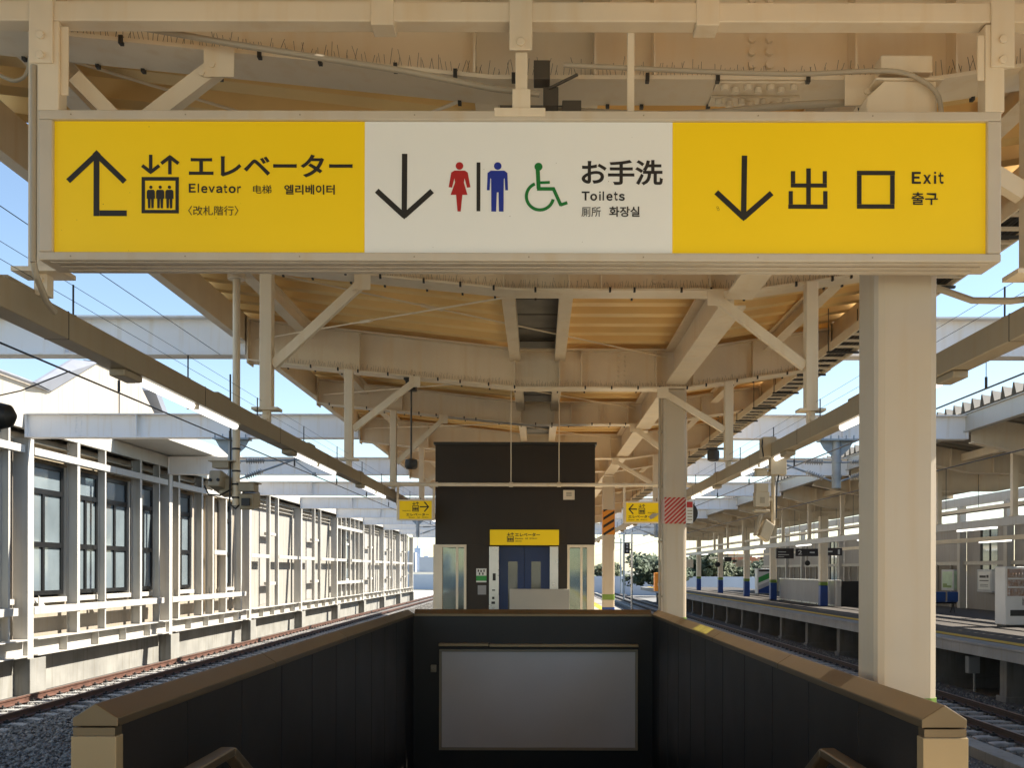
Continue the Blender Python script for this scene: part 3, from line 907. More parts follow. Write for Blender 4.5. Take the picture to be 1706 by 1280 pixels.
m = MB(); m.cyl((SX(56), yb0 + 0.012, SZ(112)), (SX(56), yb0 + 0.012, SZ(440)), 0.016, 10)
m.tube([(SX(56), yb0 + 0.012, SZ(440)), (SX(58), yb0 + 0.03, SZ(462)), (SX(52), 5.15, SZ(490)), (SX(50), 5.25, SZ(500))], 0.016, 8)
build('conduit', m, hosem, gan, smooth=True)
bx(1046, 1058, yb1 + 0.002, yb1 + 0.03, 25, 178, 'strap')
m = MB(); m.bar((SX(100), 5.16, SZ(104)), (SX(186), 5.16, SZ(192)), 0.05, 0.075); build('strut', m, cream, gan, bevel=0.004)
m = hose([(-20, 118), (5, 130), (22, 136), (38, 130), (46, 114), (48, 96)], 5.35, 0.010); solo('cable_conduit', m, hosem, 'thin loop of cable hanging beside the end strap of the gantry', 'conduit', smooth=True)
# the diagonal struts seen above the sign's end
m = MB(); m.bar((SX(190), 5.30, SZ(192)), (SX(300), 5.30, SZ(90)), 0.03, 0.10); m.box(SX(277), SX(332), 5.26, 5.284, SZ(118), SZ(66))
for q in ((302, 91), (288, 103)): m.cyl((SX(q[0]), 5.245, SZ(q[1])), (SX(q[0]), 5.262, SZ(q[1])), 0.018, 8)
# ------------------------------------------------------------------ conduits around the sign
m = MB(); m.tube([(-2.45, 5.18, Z(2.90)), (-1.6, 5.16, Z(2.74)), (-0.7, 5.16, Z(2.60)), (-0.25, 5.18, Z(2.52)), (0.0, 5.2, Z(2.50))], 0.017, 8)
solo('cable_conduit', m, hosem, 'thin beige conduit sagging below the girder above the elevator panel', 'conduit', smooth=True)
m = hose([(937, 108), (1050, 113), (1190, 119), (1330, 122), (1440, 117), (1500, 119), (1540, 136), (1562, 160), (1567, 195)], 5.11, 0.0125)
solo('cable_conduit', m, hosem, 'cream hose curving down over the head of the big column', 'conduit', smooth=True)
m = MB(); m.tube([(2.0, 5.75, Z(1.78)), (2.2, 5.7, Z(1.66)), (2.45, 5.6, Z(1.53)), (2.62, 5.5, Z(1.50)), (2.75, 5.42, Z(1.50))], 0.02, 8)
solo('cable_conduit', m, hosem, 'beige hose sagging from the big column to the lighting duct', 'conduit', smooth=True)
m = hose([(925, 184), (1010, 188), (1100, 191), (1200, 186), (1300, 176), (1445, 168)], 5.32, 0.02)
solo('cable_conduit', m, hosem, 'thick beige hose from the junction box towards the big column', 'conduit', smooth=True)

# ------------------------------------------------------------------ cable tray with hanging rods
ct = thing('cable_tray', 'cream ladder cable tray full of dark cables below the canopy edge', 'cable tray', (4.0, 6, Z(2.9)))
for x in (3.82, 4.16):
    m = MB(); m.box(x - 0.012, x + 0.012, 0, 44, Z(2.88), Z(2.99)); build('side_rail', m, cream, ct)
m = MB()
for y in np.arange(0.2, 44, 0.34): m.box(3.833, 4.147, y, y + 0.045, Z(2.885), Z(2.91))
o = build('rungs', m, cream, ct); o['kind'] = 'stuff'
for k in range(7):
    xx = 3.86 + k * 0.043
    m = MB(); m.tube([(xx + random.uniform(-0.01, 0.01), y, Z(2.93) + random.uniform(-0.008, 0.012)) for y in np.arange(0, 44.1, 2.0)], 0.019, 6)
    build('cable', m, blackm, ct)
m = MB()
for y in np.arange(4.0, 44, 1.5):
    for x in (3.80, 4.18): m.cyl((x, y, Z(2.86)), (x, y, Z(3.44)), 0.006, 6)
    m.box(3.78, 4.20, y - 0.02, y + 0.02, Z(2.855), Z(2.878))
build('suspension_rod', m, darkm, ct)

# ------------------------------------------------------------------ stair parapet, coping, posts
par = thing('stair_parapet', 'dark brown panelled parapet with bronze ridged coping around the stairs', 'parapet', (0, 4.04, 0))
PT = Z(-0.645)                        # top of wall below the coping
wl0, wl1, wr0, wr1 = -1.90, -1.735, 1.565, 1.73
ya, yb = 4.06, 13.75
m = MB(); m.box(wl0, wl1, ya + 0.06, yb, -5.0, PT); build('side_wall', m, panelm, par)
m = MB(); m.box(wr0 + 0.02, wr1 + 0.02, ya + 0.06, yb, -5.3, PT); build('side_wall', m, panelm, par)
m = MB(); m.box(wl1, wr0 + 0.02, yb, yb + 0.16, -1.6, PT); build('end_wall', m, panelm, par)
# panel seams as narrow grooves
sm = MB()
for y in np.arange(4.9, 13.7, 0.9):
    sm.box(wl1, wl1 + 0.003, y - 0.003, y + 0.003, -2.6, PT - 0.01)
    sm.box(wr0 + 0.017, wr0 + 0.02, y - 0.003, y + 0.003, -2.6, PT - 0.01)
build('panel_seam', sm, blackm, par)
sm = MB()
for x0_, x1_ in ((wl1, wr0 + 0.02),):
    pass
def coping(c, d, ex, y0, y1):          # ridged coping along y, centred on c
    m = MB(); hw = 0.093
    pr = [(c - hw, Z(-0.648)), (c + hw, Z(-0.648)), (c + hw, Z(-0.612)), (c, Z(-0.552)), (c - hw, Z(-0.612))]
    m.prism(pr, 'y', y0, y1); return m
cl, cr = (wl0 + wl1) / 2, (wr0 + wr1) / 2 + 0.02
for c in (cl, cr):
    y = ya + 0.0
    while y < yb - 0.1:
        y2 = min(y + 2.45, yb + 0.02)
        build('coping', coping(c, 0, 0, y + 0.003, y2 - 0.003), bronze, par, bevel=0.004); y = y2
m = MB(); yc = yb + 0.08; hw = 0.093
m.prism([(yc - hw, Z(-0.648)), (yc + hw, Z(-0.648)), (yc + hw, Z(-0.612)), (yc, Z(-0.552)), (yc - hw, Z(-0.612))], 'x', cl + 0.095, cr - 0.095)
build('coping', m, bronze, par, bevel=0.004)
for c in (cl, cr):
    m = MB(); m.box(c - 0.093, c + 0.093, ya - 0.012, ya + 0.058, -0.02, Z(-0.685)); build('end_post', m, bronzepost, par, bevel=0.004)
    m = MB(); m.box(c - 0.086, c + 0.086, ya - 0.006, ya + 0.058, Z(-0.684), Z(-0.651)); build('post_neck', m, bronze, par)
bev = M('faded yellow sticker', (0.34, 0.27, 0.05), 0.45, var=0.5, scale=12)
# sticker on the slope of the coping
m = MB(); c = cr; dz = (0.060 / 0.093)
m.add([(c - 0.085, 9.35, Z(-0.612) + 0.008 * dz + 0.003), (c - 0.008, 9.35, Z(-0.612) + 0.085 * dz + 0.003), (c - 0.008, 10.15, Z(-0.612) + 0.085 * dz + 0.003), (c - 0.085, 10.15, Z(-0.612) + 0.008 * dz + 0.003)], [(0, 1, 2, 3)])
build('sticker', m, bev, par)
stp = MB()
for k in range(30):
    stp.box(wl1 + 0.002, wr0 + 0.018, 4.3 + k * 0.31, 4.3 + k * 0.31 + 0.32, -0.17 * (k + 1) - 0.40, -0.17 * (k + 1))
stp.box(wl1 + 0.002, wr0 + 0.018, 13.61, 24, -5.4, -5.1)
stp.box(wl1 + 0.002, wr0 + 0.018, 24, 24.2, -5.4, -1.65)
structure('stairs', stp, concd)
# handrails
for s, xx, lab in ((-1, -1.52, 'bronze handrail by the parapet wall below the elevator panel'), (1, 1.42, 'bronze handrail by the parapet wall below the big column')):
    t = thing('handrail', lab, 'handrail', (xx, 4.3, -0.17), 'handrails of the stairs')
    zt = Z(-0.895)
    m = MB(); m.bar((xx, 4.32, zt), (xx, 4.86, zt), 0.075, 0.045); m.bar((xx, 4.86, zt), (xx, 11.0, zt - 3.37), 0.075, 0.045)
    build('rail', m, bronze, t, bevel=0.008)
    m = MB()
    for y in (4.45, 6.2, 7.9):
        zz = zt if y < 4.9 else zt - (y - 4.86) * 0.548
        m.cyl((xx, y, zz - 0.02), (xx, y, -0.17 * (int((y - 4.3) / 0.31) + 1)), 0.02, 10)
    build('baluster', m, steel, t)
# display board on the end wall, and the bar above it
bd = thing('display_board', 'blank grey framed board on the dark wall at the end of the stairs', 'board', (0, yb, Z(-2.55)))
d = yb - 0.05
def BX(px): return (px - VPX) * d / FPX
def BZ(py): return EYE + (VPY - py) * d / FPX
m = MB(); m.box(BX(736.5), BX(1058.5), d, yb - 0.002, BZ(1246.5), BZ(1087)); build('face', m, boardm, bd)
m = MB(); a0, a1, b0, b1 = BX(732), BX(1063), BZ(1251), BZ(1082.5); f = 0.035
m.box(a0, a1, d - 0.012, yb - 0.002, b1 - f, b1); m.box(a0, a1, d - 0.012, yb - 0.002, b0, b0 + f)
m.box(a0, a0 + f, d - 0.012, yb - 0.002, b0 + f, b1 - f); m.box(a1 - f, a1, d - 0.012, yb - 0.002, b0 + f, b1 - f)
build('frame', m, ductm, bd, bevel=0.004)
m = MB(); m.box(BX(732), BX(815), d - 0.10, d + 0.045, BZ(1077), BZ(1072.5)); m.box(BX(816), BX(1063), d - 0.10, d + 0.045, BZ(1078), BZ(1073.5))
solo('board_lamp', m, bronzepost, 'slim metal lamp bar fixed above the blank grey board', 'lamp bar', bevel=0.006)
m = MB(); m.box(BX(718), BX(727), d - 0.02, d + 0.048, BZ(1121), BZ(1109)); m.cyl((BX(722), d - 0.05, BZ(1116)), (BX(722), d - 0.02, BZ(1116)), 0.02, 10)
solo('wall_camera', m, ductm, 'tiny grey device on the dark end wall beside the blank board', 'camera', bevel=0.006)

# ------------------------------------------------------------------ lift tower
LY = 17.7
def LX(px): return (px - VPX) * LY / FPX
def LZ(py): return EYE + (VPY - py) * LY / FPX
lift = thing('lift_tower', 'dark brown lift tower with blue doors and glass corners', 'lift', (LX(858), LY, 0))
lx0, lx1 = LX(725), LX(991); lt = LZ(741); gh = LZ(908)
m = MB(); ly1 = LY + 3.0
m.box(lx0, lx1, LY, ly1, gh, lt)
m.box(LX(777), LX(816), LY, LY + 0.2, 0, gh - 0.001); m.box(LX(931), LX(945), LY, LY + 0.2, 0, gh - 0.001)
m.box(LX(777), LX(945), LY + 0.5, ly1, 0, gh - 0.001)
m.box(LX(816), LX(931), LY + 0.22, LY + 0.48, LZ(912), gh - 0.001)
build('cladding', m, liftm, lift)
m = MB()
for px in (758, 790, 823, 856, 889, 922, 955):
    m.box(LX(px) - 0.003, LX(px) + 0.003, LY - 0.002, LY, gh + 0.3, lt - 0.01)
m.box(lx0, lx1, LY - 0.0025, LY - 0.0005, LZ(806), LZ(805))
build('seam', m, blackm, lift)
m = MB(); m.box(lx0 - 0.03, lx1 + 0.03, LY - 0.03, ly1 + 0.03, lt + 0.001, lt + 0.04); build('roof', m, darkm, lift)
for a, b, pa, pb, lab in ((722, 777, 737, 773, 'glazed corner with white post'), (945, 990, 949, 978, 'narrow glazed corner')):
    m = MB(); yy = LY
    m.box(LX(a), LX(pa), yy - 0.02, yy + 0.12, 0, gh - 0.002); m.box(LX(pb), LX(b), yy - 0.02, yy + 0.12, 0, gh - 0.002)
    m.box(LX(pa), LX(pb), yy - 0.02, yy + 0.12, gh - 0.05, gh - 0.002); m.box(LX(pa), LX(pb), yy - 0.02, yy + 0.12, 0, 0.12)
    w = build('window', m, cream, lift)
    w['label'] = lab
    g = MB(); g.box(LX(pa), LX(pb), yy + 0.03, yy + 0.042, 0.12, gh - 0.05); build('pane', g, liftglass, w)
    ii = MB()
    for k, f in enumerate((0.2, 0.42, 0.68)):
        xx = LX(pa) + (LX(pb) - LX(pa)) * f; ii.box(xx - 0.02, xx + 0.02, yy + 0.0, yy + 0.028, 0.12, gh - 0.05) if k == 2 else None
    if ii.v: build('mullion', ii, cream, w)
for a, b in ((815, 831), (916, 930)):
    m = MB(); m.box(LX(a), LX(b), LY - 0.03, LY + 0.3, 0, LZ(911)); build('door_jamb', m, steel, lift, bevel=0.006)
dl = LX(831); dr = LX(916); dm = (dl + dr) / 2
for a, b, wx0, wx1 in ((dl, dm - 0.003, 846, 862), (dm + 0.003, dr, 885, 901)):
    m = MB(); yd = LY + 0.16
    wa, wb, za, zb = LX(wx0), LX(wx1), 0.75, LZ(936)
    m.box(a, wa, yd, yd + 0.05, 0.01, LZ(911)); m.box(wb, b, yd, yd + 0.05, 0.01, LZ(911)); m.box(wa, wb, yd, yd + 0.05, 0.01, za); m.box(wa, wb, yd, yd + 0.05, zb, LZ(911))
    dd = build('door_leaf', m, bluedoor, lift); g = MB(); g.box(wa, wb, yd + 0.015, yd + 0.03, za, zb); build('door_window', g, doorglass, dd)
m = MB(); m.box(LX(816), LX(931), LY + 0.2, LY + 0.22, LZ(912), gh); build('lintel', m, darkm, lift)
m = MB(); yj = LY - 0.033
for a, b, c, d_ in ((821, 826, 956, 968), (820, 825, 983, 985), (820, 824, 995, 999), (819, 825, 1003, 1007)): m.box(LX(a), LX(b), yj - 0.006, yj + 0.004, LZ(d_), LZ(c))
build('call_panel', m, blackm, lift)
m = MB(); m.box(LX(793.5), LX(810.5), LY - 0.008, LY - 0.0005, LZ(971), LZ(948)); nt_ = build('notice', m, paper, lift)
m = MB(); m.box(LX(793.5), LX(810.5), LY - 0.0105, LY - 0.0085, LZ(968.5), LZ(960)); build('green_part', m, greennote, nt_)
m = MB()
for a, b in ((797, 951), (801.5, 951.5), (806.5, 951), (799, 956), (804.5, 956)):
    m.cyl((LX(a), LY - 0.011, LZ(b)), (LX(a), LY - 0.0082, LZ(b)), 0.014, 8); m.box(LX(a) - 0.012, LX(a) + 0.012, LY - 0.0112, LY - 0.0083, LZ(b + 2.6), LZ(b + 1.2))
build('passenger_symbols', m, ink, nt_)
m = MB(); m.box(LX(796), LX(810), LY - 0.008, LY - 0.0005, LZ(991.5), LZ(976)); build('metal_plate', m, M('grey plate', (0.30, 0.29, 0.29), 0.4, metal=0.3), lift)
m = MB(); m.box(LX(938), LX(957), LY - 0.03, LY - 0.0005, LZ(833), LZ(817)); pp = build('alarm_plate', m, cream, lift, bevel=0.004)
m = MB()
for k in range(3): m.box(LX(943), LX(952), LY - 0.033, LY - 0.0305, LZ(827 - 2.4 * k), LZ(825.6 - 2.4 * k))
build('lettering', m, ductm, pp)
# yellow sign over the lift door
ls = thing('lift_sign', 'wide yellow elevator sign fixed above the blue lift doors', 'sign', (LX(873), LY - 0.06, LZ(909)), 'small yellow elevator signs')
m = MB(); dS = LY - 0.10; m.box(LX(816.5), LX(931), dS, LY - 0.001, LZ(909), LZ(883.5)); pnl = build('panel', m, yellow, ls, bevel=0.005)
a = Flat(dS)
lift_symbol(a, 844.5, 888, 856, 903.5); a.done('lift_symbol', ink, pnl)
a = Flat(dS); a.text('エレベーター', 858, 888.5, 899.5, 894.6, 0.03); a.text('Elevator', 858.5, 896.5, 872, 899.2, 0.012); a.text('电梯', 875, 896.5, 879.5, 899.2, 0.01); a.text('엘리베이터', 882, 896.5, 894.5, 899.2, 0.01)
a.text('〈改札階行〉', 858, 901.2, 869.5, 903.6, 0.01); a.done('lettering', ink, pnl)
# barrier panel before the lift doors
m = MB(); yy = 15.6; k = yy / FPX
xa, xb, zt = (849 - VPX) * k, (949 - VPX) * k, EYE + (VPY - 982) * k
m.box(xa, xb, yy, yy + 0.05, 0.12, zt)
bp = thing('barrier_panel', 'low pale free-standing panel between the stairs and the lift doors', 'barrier', ((xa + xb) / 2, yy, 0))
build('board', m, M('pale panel', (0.44, 0.40, 0.33), 0.5, var=0.05), bp, bevel=0.006)
for x in (xa + 0.08, xb - 0.12):
    f = MB(); f.box(x, x + 0.05, yy - 0.2, yy + 0.25, 0, 0.04); f.box(x, x + 0.05, yy + 0.052, yy + 0.09, 0.04, 0.5); build('foot', f, steel, bp)

# ------------------------------------------------------------------ pipe with two small hanging signs
PD = 17.3
def PX(px): return (px - VPX) * PD / FPX
def PZ(py): return EYE + (VPY - py) * PD / FPX
pipe = thing('sign_pipe', 'cream horizontal pipe across the platform before the lift tower', 'pipe', (0, PD, PZ(808)))
m = MB(); m.cyl((-2.79, PD, PZ(808)), (2.79, PD, PZ(808)), 0.032, 12); build('cross_pipe', m, cream, pipe, smooth=True)
m = MB()
for px in (661, 726, 851, 931, 1040, 1102): m.cyl((PX(px) - 0.035, PD, PZ(808)), (PX(px) + 0.035, PD, PZ(808)), 0.043, 12)
build('clamp', m, cream, pipe, smooth=True)
for px in (851, 931):
    m = MB(); m.cyl((PX(px), PD, PZ(808) + 0.03), (PX(px), PD, Z(3.2)), 0.009, 8); build('suspension_rod', m, cream, pipe)
def small_sign(xa, xb, za, zb, right, label, damage):
    t = thing('direction_sign', label, 'sign', (PX((xa + xb) / 2), PD, PZ(zb)), 'small yellow elevator signs')
    m = MB(); dd = PD - 0.03
    m.box(PX(xa), PX(xb), dd, PD + 0.03, PZ(zb), PZ(za)); pn = build('panel', m, yellow, t)
    f = MB(); w = 0.022
    f.box(PX(xa) - w, PX(xb) + w, dd - 0.006, PD + 0.036, PZ(za), PZ(za) + w); f.box(PX(xa) - w, PX(xb) + w, dd - 0.006, PD + 0.036, PZ(zb) - w, PZ(zb))
    f.box(PX(xa) - w, PX(xa), dd - 0.006, PD + 0.036, PZ(zb), PZ(za)); f.box(PX(xb), PX(xb) + w, dd - 0.006, PD + 0.036, PZ(zb), PZ(za))
    build('frame', f, cream, t)
    h = MB()
    for x in (PX(xa) - 0.03, PX(xb) + 0.03): h.cyl((x, PD, PZ(zb) - 0.02), (x, PD, PZ(806)), 0.022, 10)
    build('hanger', h, cream, t)
    a = Flat(dd)
    if right:
        a.arrow((699, 845.2), (715, 845.2), 11.5, 2.0)
        a.done('arrow', ink, pn); a = Flat(dd); lift_symbol(a, 686.8, 837, 697.6, 853.2); a.done('lift_symbol', ink, pn)
        a = Flat(dd); a.text('エレベーター', 676.5, 855.8, 714.5, 860.6, 0.03); a.text('Elevator', 681, 862, 691, 864, 0.01); a.text('电梯', 695, 862, 699, 864, 0.01); a.text('엘리베이터', 703, 862, 713.5, 864, 0.01); a.text('〈改札階行〉', 669.5, 851, 684.5, 853, 0.01)
    else:
        a.arrow((1061, 848.5), (1046.5, 848.5), 11.5, 2.0)
        a.done('arrow', ink, pn); a = Flat(dd); lift_symbol(a, 1063.8, 840.5, 1074.5, 856.5); a.done('lift_symbol', ink, pn)
        a = Flat(dd); a.text('エレベーター', 1046.5, 858.6, 1085, 863.4, 0.03); a.text('Elevator', 1047, 865, 1057, 867, 0.01); a.text('电梯', 1060, 865, 1064, 867, 0.01); a.text('엘리베이터', 1067, 865, 1078, 867, 0.01); a.text('〈改札階行〉', 1078, 853.6, 1092, 855.6, 0.01)
    a.done('lettering', ink, pn)
    if damage:
        m = MB(); yy = dd - 0.012
        m.add([(PX(1080.5), yy, PZ(861)), (PX(1086), yy - 0.01, PZ(856)), (PX(1099), yy, PZ(855)), (PX(1093), yy - 0.008, PZ(860)), (PX(1088), yy - 0.02, PZ(863.5)), (PX(1083), yy - 0.015, PZ(866))], [(0, 1, 2, 3, 4, 5)])
        build('torn_tape', m, M('grey tape', (0.40, 0.37, 0.33), 0.5), pn)
small_sign(665.5, 719.5, 835.5, 866, True, 'small yellow elevator sign with arrow pointing to the lift from the wall side', False)
small_sign(1042.5, 1096.5, 838, 870, False, 'small yellow elevator sign with grey torn tape beside the red striped column', True)
# plate and round mirror beside the striped column
m = MB(); k = 14.1 / FPX
def CX(px): return (px - VPX) * k
def CZ(py): return EYE + (VPY - py) * k
t = thing('warning_plate', 'white plate with red heading beside the red striped column', 'plate', (CX(1148), 14.1, CZ(872)))
m.box(CX(1143), CX(1154.5), 14.1, 14.13, CZ(872), CZ(834)); b_ = build('plate', m, paper, t)
m = MB(); m.box(CX(1144), CX(1153.6), 14.096, 14.0995, CZ(845.5), CZ(836)); build('red_heading', m, redlabel, b_)
m = MB()
for q in (850, 855, 860, 865): m.box(CX(1145), CX(1153), 14.096, 14.0995, CZ(q + 1.6), CZ(q))
build('lettering', m, ductm, b_)
m = MB(); m.lathe((2.35, 14.4, Z(0.84)), (0, 1, 0.0), [(0, 0.17), (0.03, 0.17), (0.05, 0.1)], 24); m.cyl((2.14, 14.45, Z(0.84)), (2.35, 14.43, Z(0.84)), 0.018, 8)
m.v = [(x - 0.17, y + 0.2, z) for x, y, z in m.v]
solo('round_mirror', m, blackm, 'black round mirror back behind the red striped column', 'mirror', smooth=True)

# ------------------------------------------------------------------ devices hanging under the canopy
def hanging_speaker(x, y, top, bottom, label, tall=False):
    t = thing('hanging_speaker', label, 'speaker', (x, y, bottom), 'dark round devices hanging under the canopy')
    m = MB(); m.cyl((x, y, bottom + 0.14), (x, y, top), 0.013, 8); build('rod', m, darkm, t)
    m = MB(); m.box(x - 0.10, x + 0.10, y - 0.1, y + 0.1, top - 0.03, top); m.box(x - 0.075, x + 0.075, y - 0.08, y + 0.08, top - 0.18, top - 0.03); build('bracket', m, darkm, t, bevel=0.008)
    m = MB(); m.lathe((x, y, bottom + 0.16), (0, 0, -1), [(0, 0.03), (0.015, 0.085), (0.06, 0.095), (0.12, 0.093), (0.15, 0.07), (0.16, 0.0)], 20); build('housing', m, darkm, t, smooth=True)
    return t
hanging_speaker(-1.86, 14.45, Z(gb(-1.86)), Z(1.46), 'dark round speaker on a long rod below the girder near the wall side')
hanging_speaker(-1.72, 18.6, Z(2.0), Z(1.72), 'small dark spotlight beside the top corner of the lift')
t = thing('hanging_speaker', 'dark round speaker below the cable tray past the red striped column', 'speaker', (2.98, 16.9, Z(1.86)), 'dark round devices hanging under the canopy')
m = MB(); m.lathe((2.98, 16.9, Z(2.06)), (0, 0, -1), [(0, 0.05), (0.02, 0.1), (0.1, 0.105), (0.18, 0.10), (0.2, 0.06)], 20); build('housing', m, darkm, t, smooth=True)
m = MB(); m.box(2.86, 3.3, 16.86, 16.94, Z(2.06), Z(2.09)); m.box(3.2, 3.24, 16.88, 16.92, Z(2.09), Z(2.8)); build('bracket', m, darkm, t)

# camera pole on the wall side
cp = thing('camera_pole', 'cream hanging pole with two grey monitor cameras over the wall side track', 'camera pole', (-3.42, 11.2, Z(0.70)))
cx, cy = -3.42, 11.2
m = MB(); m.cyl((cx, cy, Z(0.72)), (cx, cy, Z(3.34)), 0.042, 14); m.cyl((cx, cy, Z(3.28)), (cx, cy, Z(3.34)), 0.1, 14); build('pole', m, cream, cp, smooth=True)
m = MB(); m.box(cx - 0.24, cx - 0.06, cy - 0.10, cy + 0.12, Z(1.14), Z(1.21)); m.box(cx - 0.28, cx + 0.01, cy - 0.12, cy + 0.14, Z(1.21), Z(1.222)); m.box(cx + 0.05, cx + 0.22, cy - 0.08, cy + 0.12, Z(0.88), Z(0.97)); m.box(cx + 0.03, cx + 0.25, cy - 0.10, cy + 0.14, Z(0.97), Z(0.982))
build('sunshade', m, ductm, cp)
m = MB(); m.bar((cx - 0.15, cy + 0.28, Z(0.92)), (cx - 0.20, cy - 0.14, Z(1.02)), 0.15, 0.19); m.lathe((cx - 0.11, cy + 0.06, Z(0.96)), (0, 0, 1), [(-0.13, 0.04), (-0.11, 0.10), (0.08, 0.10)], 16)
cam1 = build('camera', m, ductm, cp, bevel=0.02)
m = MB()
for dx in (-0.04, 0.05): m.cyl((cx - 0.205 + dx, cy - 0.165, Z(1.0)), (cx - 0.205 + dx, cy - 0.135, Z(0.995)), 0.018, 12)
build('lens', m, blackm, cam1)
m = MB(); m.bar((cx + 0.11, cy + 0.30, Z(0.81)), (cx + 0.13, cy - 0.05, Z(0.76)), 0.16, 0.18); cam2 = build('camera', m, ductm, cp, bevel=0.015)
m = MB(); m.box(cx + 0.085, cx + 0.175, cy - 0.085, cy - 0.055, Z(0.715), Z(0.80)); build('lens', m, blackm, cam2)
m = MB(); m.tube([(cx - 0.06, cy - 0.03, Z(2.2)), (cx - 0.05, cy - 0.04, Z(1.4)), (cx - 0.055, cy - 0.04, Z(0.95)), (cx - 0.06, cy - 0.05, Z(0.74)), (cx + 0.01, cy - 0.06, Z(0.68)), (cx + 0.05, cy, Z(0.74))], 0.011, 6)
m.tube([(cx - 0.3, cy - 0.18, Z(0.93)), (cx - 0.24, cy - 0.22, Z(0.83)), (cx - 0.12, cy - 0.2, Z(0.82)), (cx - 0.04, cy - 0.05, Z(0.9))], 0.01, 6)
for h in (0.8, 0.95, 1.1, 1.35): m.cyl((cx, cy, Z(h)), (cx, cy, Z(h) + 0.02), 0.05, 12)
build('cable', m, blackm, cp, smooth=True)
# monitor pole under the column side duct
taupe = M('taupe box paint', (0.48, 0.40, 0.28), 0.5, var=0.1)
mp = thing('monitor_pole', 'cream pole with boxes and a tilted monitor below the lighting duct', 'monitor pole', (2.72, 11.6, Z(0.5)))
mx, my = 2.70, 11.35
m = MB(); m.cyl((mx, my, Z(0.52)), (mx, my, Z(1.33)), 0.034, 14); build('pole', m, taupe, mp, smooth=True)
m = MB(); m.box(mx - 0.20, mx + 0.02, my - 0.14, my + 0.14, Z(1.30), Z(1.53)); m.box(mx - 0.06, mx + 0.2, my - 0.09, my + 0.09, Z(1.10), Z(1.29)); m.box(mx - 0.1, mx + 0.26, my - 0.11, my + 0.11, Z(1.29), Z(1.325)); build('bracket_box', m, taupe, mp, bevel=0.006)
m = MB(); m.box(mx - 0.30, mx - 0.10, my - 0.1, my + 0.08, Z(0.90), Z(1.0)); m.box(mx - 0.31, mx - 0.08, my - 0.10, my + 0.1, Z(0.73), Z(0.90)); m.box(mx - 0.29, mx - 0.12, my - 0.1, my + 0.1, Z(1.09), Z(1.16)); m.box(mx - 0.32, mx - 0.08, my - 0.12, my + 0.1, Z(1.16), Z(1.172)); m.box(mx - 0.1, mx, my - 0.03, my + 0.03, Z(0.8), Z(0.84)); m.box(mx - 0.1, mx, my - 0.03, my + 0.03, Z(1.1), Z(1.14))
build('control_box', m, taupe, mp, bevel=0.006)
m = MB(); m.box(mx - 0.24, mx - 0.16, my - 0.104, my - 0.1005, Z(0.77), Z(0.84)); build('meter_window', m, ductm, mp)
m = MB(); m.box(mx - 0.32, mx - 0.08, my - 0.1, my + 0.1, Z(0.67), Z(0.70)); m.bar((mx - 0.3, my, Z(0.40)), (mx - 0.2, my, Z(0.64)), 0.03, 0.2, (0, 1, 0)); m.bar((mx - 0.18, my - 0.04, Z(0.36)), (mx - 0.08, my - 0.04, Z(0.55)), 0.26, 0.16, (1, 0, -0.5)); build('monitor', m, taupe, mp, bevel=0.01)
m = MB(); m.tube([(mx + 0.08, my - 0.05, Z(1.1)), (mx + 0.05, my - 0.05, Z(1.0)), (mx + 0.045, my - 0.03, Z(0.6))], 0.012, 6); m.tube([(mx - 0.2, my - 0.12, Z(1.5)), (mx - 0.22, my - 0.15, Z(1.42)), (mx - 0.19, my - 0.13, Z(1.3))], 0.012, 6); build('cable', m, blackm, mp, smooth=True)
mp.scale = (0.7, 0.7, 1.0)
# dark capsule device at the picture edge, on its own arm from the girder post
hc = thing('horn_speaker', 'black capsule shaped speaker hanging over the wall side track', 'speaker', (-3.42, 6.2, Z(0.95)))
m = MB(); m.lathe((-3.75, 6.2, Z(0.965)), (1, 0, -0.02), [(0, 0.02), (0.03, 0.07), (0.1, 0.088), (0.36, 0.088), (0.44, 0.07), (0.475, 0.02)], 20); m.lathe((-3.42, 6.2, Z(0.90)), (0, 0, -1), [(0, 0.05), (0.04, 0.045), (0.05, 0.02)], 14); build('housing', m, blackm, hc, smooth=True)
m = MB(); m.cyl((-3.62, 6.2, Z(1.04)), (-3.62, 6.2, Z(3.45)), 0.03, 12); build('pole', m, cream, hc, smooth=True)

# ------------------------------------------------------------------ overhead wires and drop posts
def wire(pts, r, label, droppers=None):
    t = thing('contact_wire', label, 'wire', pts[0], 'overhead wires')
    m = MB(); m.tube(pts, r, 6); build('wire', m, blackm, t)
    if droppers:
        m = MB()
        for x, y, za, zb in droppers:
            m.cyl((x, y, za), (x, y, zb), 0.005, 5); m.cyl((x, y, za), (x, y, za + 0.14), 0.018, 6)
        build('dropper', m, blackm, t)
    return t
wire([(-5.3, y, Z(2.235) + 0.02 * math.sin(y)) for y in np.arange(6, 160, 6.0)], 0.011, 'dark contact wire over the track beside the white wall', [(-5.3, y, Z(2.24), Z(2.24) + 0.34) for y in np.arange(12.5, 80, 4.5)])
wire([(5.42, y, Z(2.21)) for y in np.arange(6, 160, 6.0)], 0.011, 'dark contact wire over the track behind the big column', [(5.42, y, Z(2.21), Z(2.21) + 0.34) for y in np.arange(12.0, 80, 4.5)])
wire([(8.85, y, Z(2.22)) for y in np.arange(6, 160, 6.0)], 0.011, 'dark contact wire over the track along the opposite platform')
wire([(-4.6, y, Z(3.1)) for y in (3, 6, 9, 12, 14.3)], 0.004, 'thin wire slanting across the sky by the canopy edge')
wire([(-5.3, 11.2, Z(2.24)), (-5.75, 11.0, Z(1.98)), (-6.2, 10.9, Z(1.85))], 0.008, 'short dark stay wire with turnbuckle hooked to the wall side contact wire')
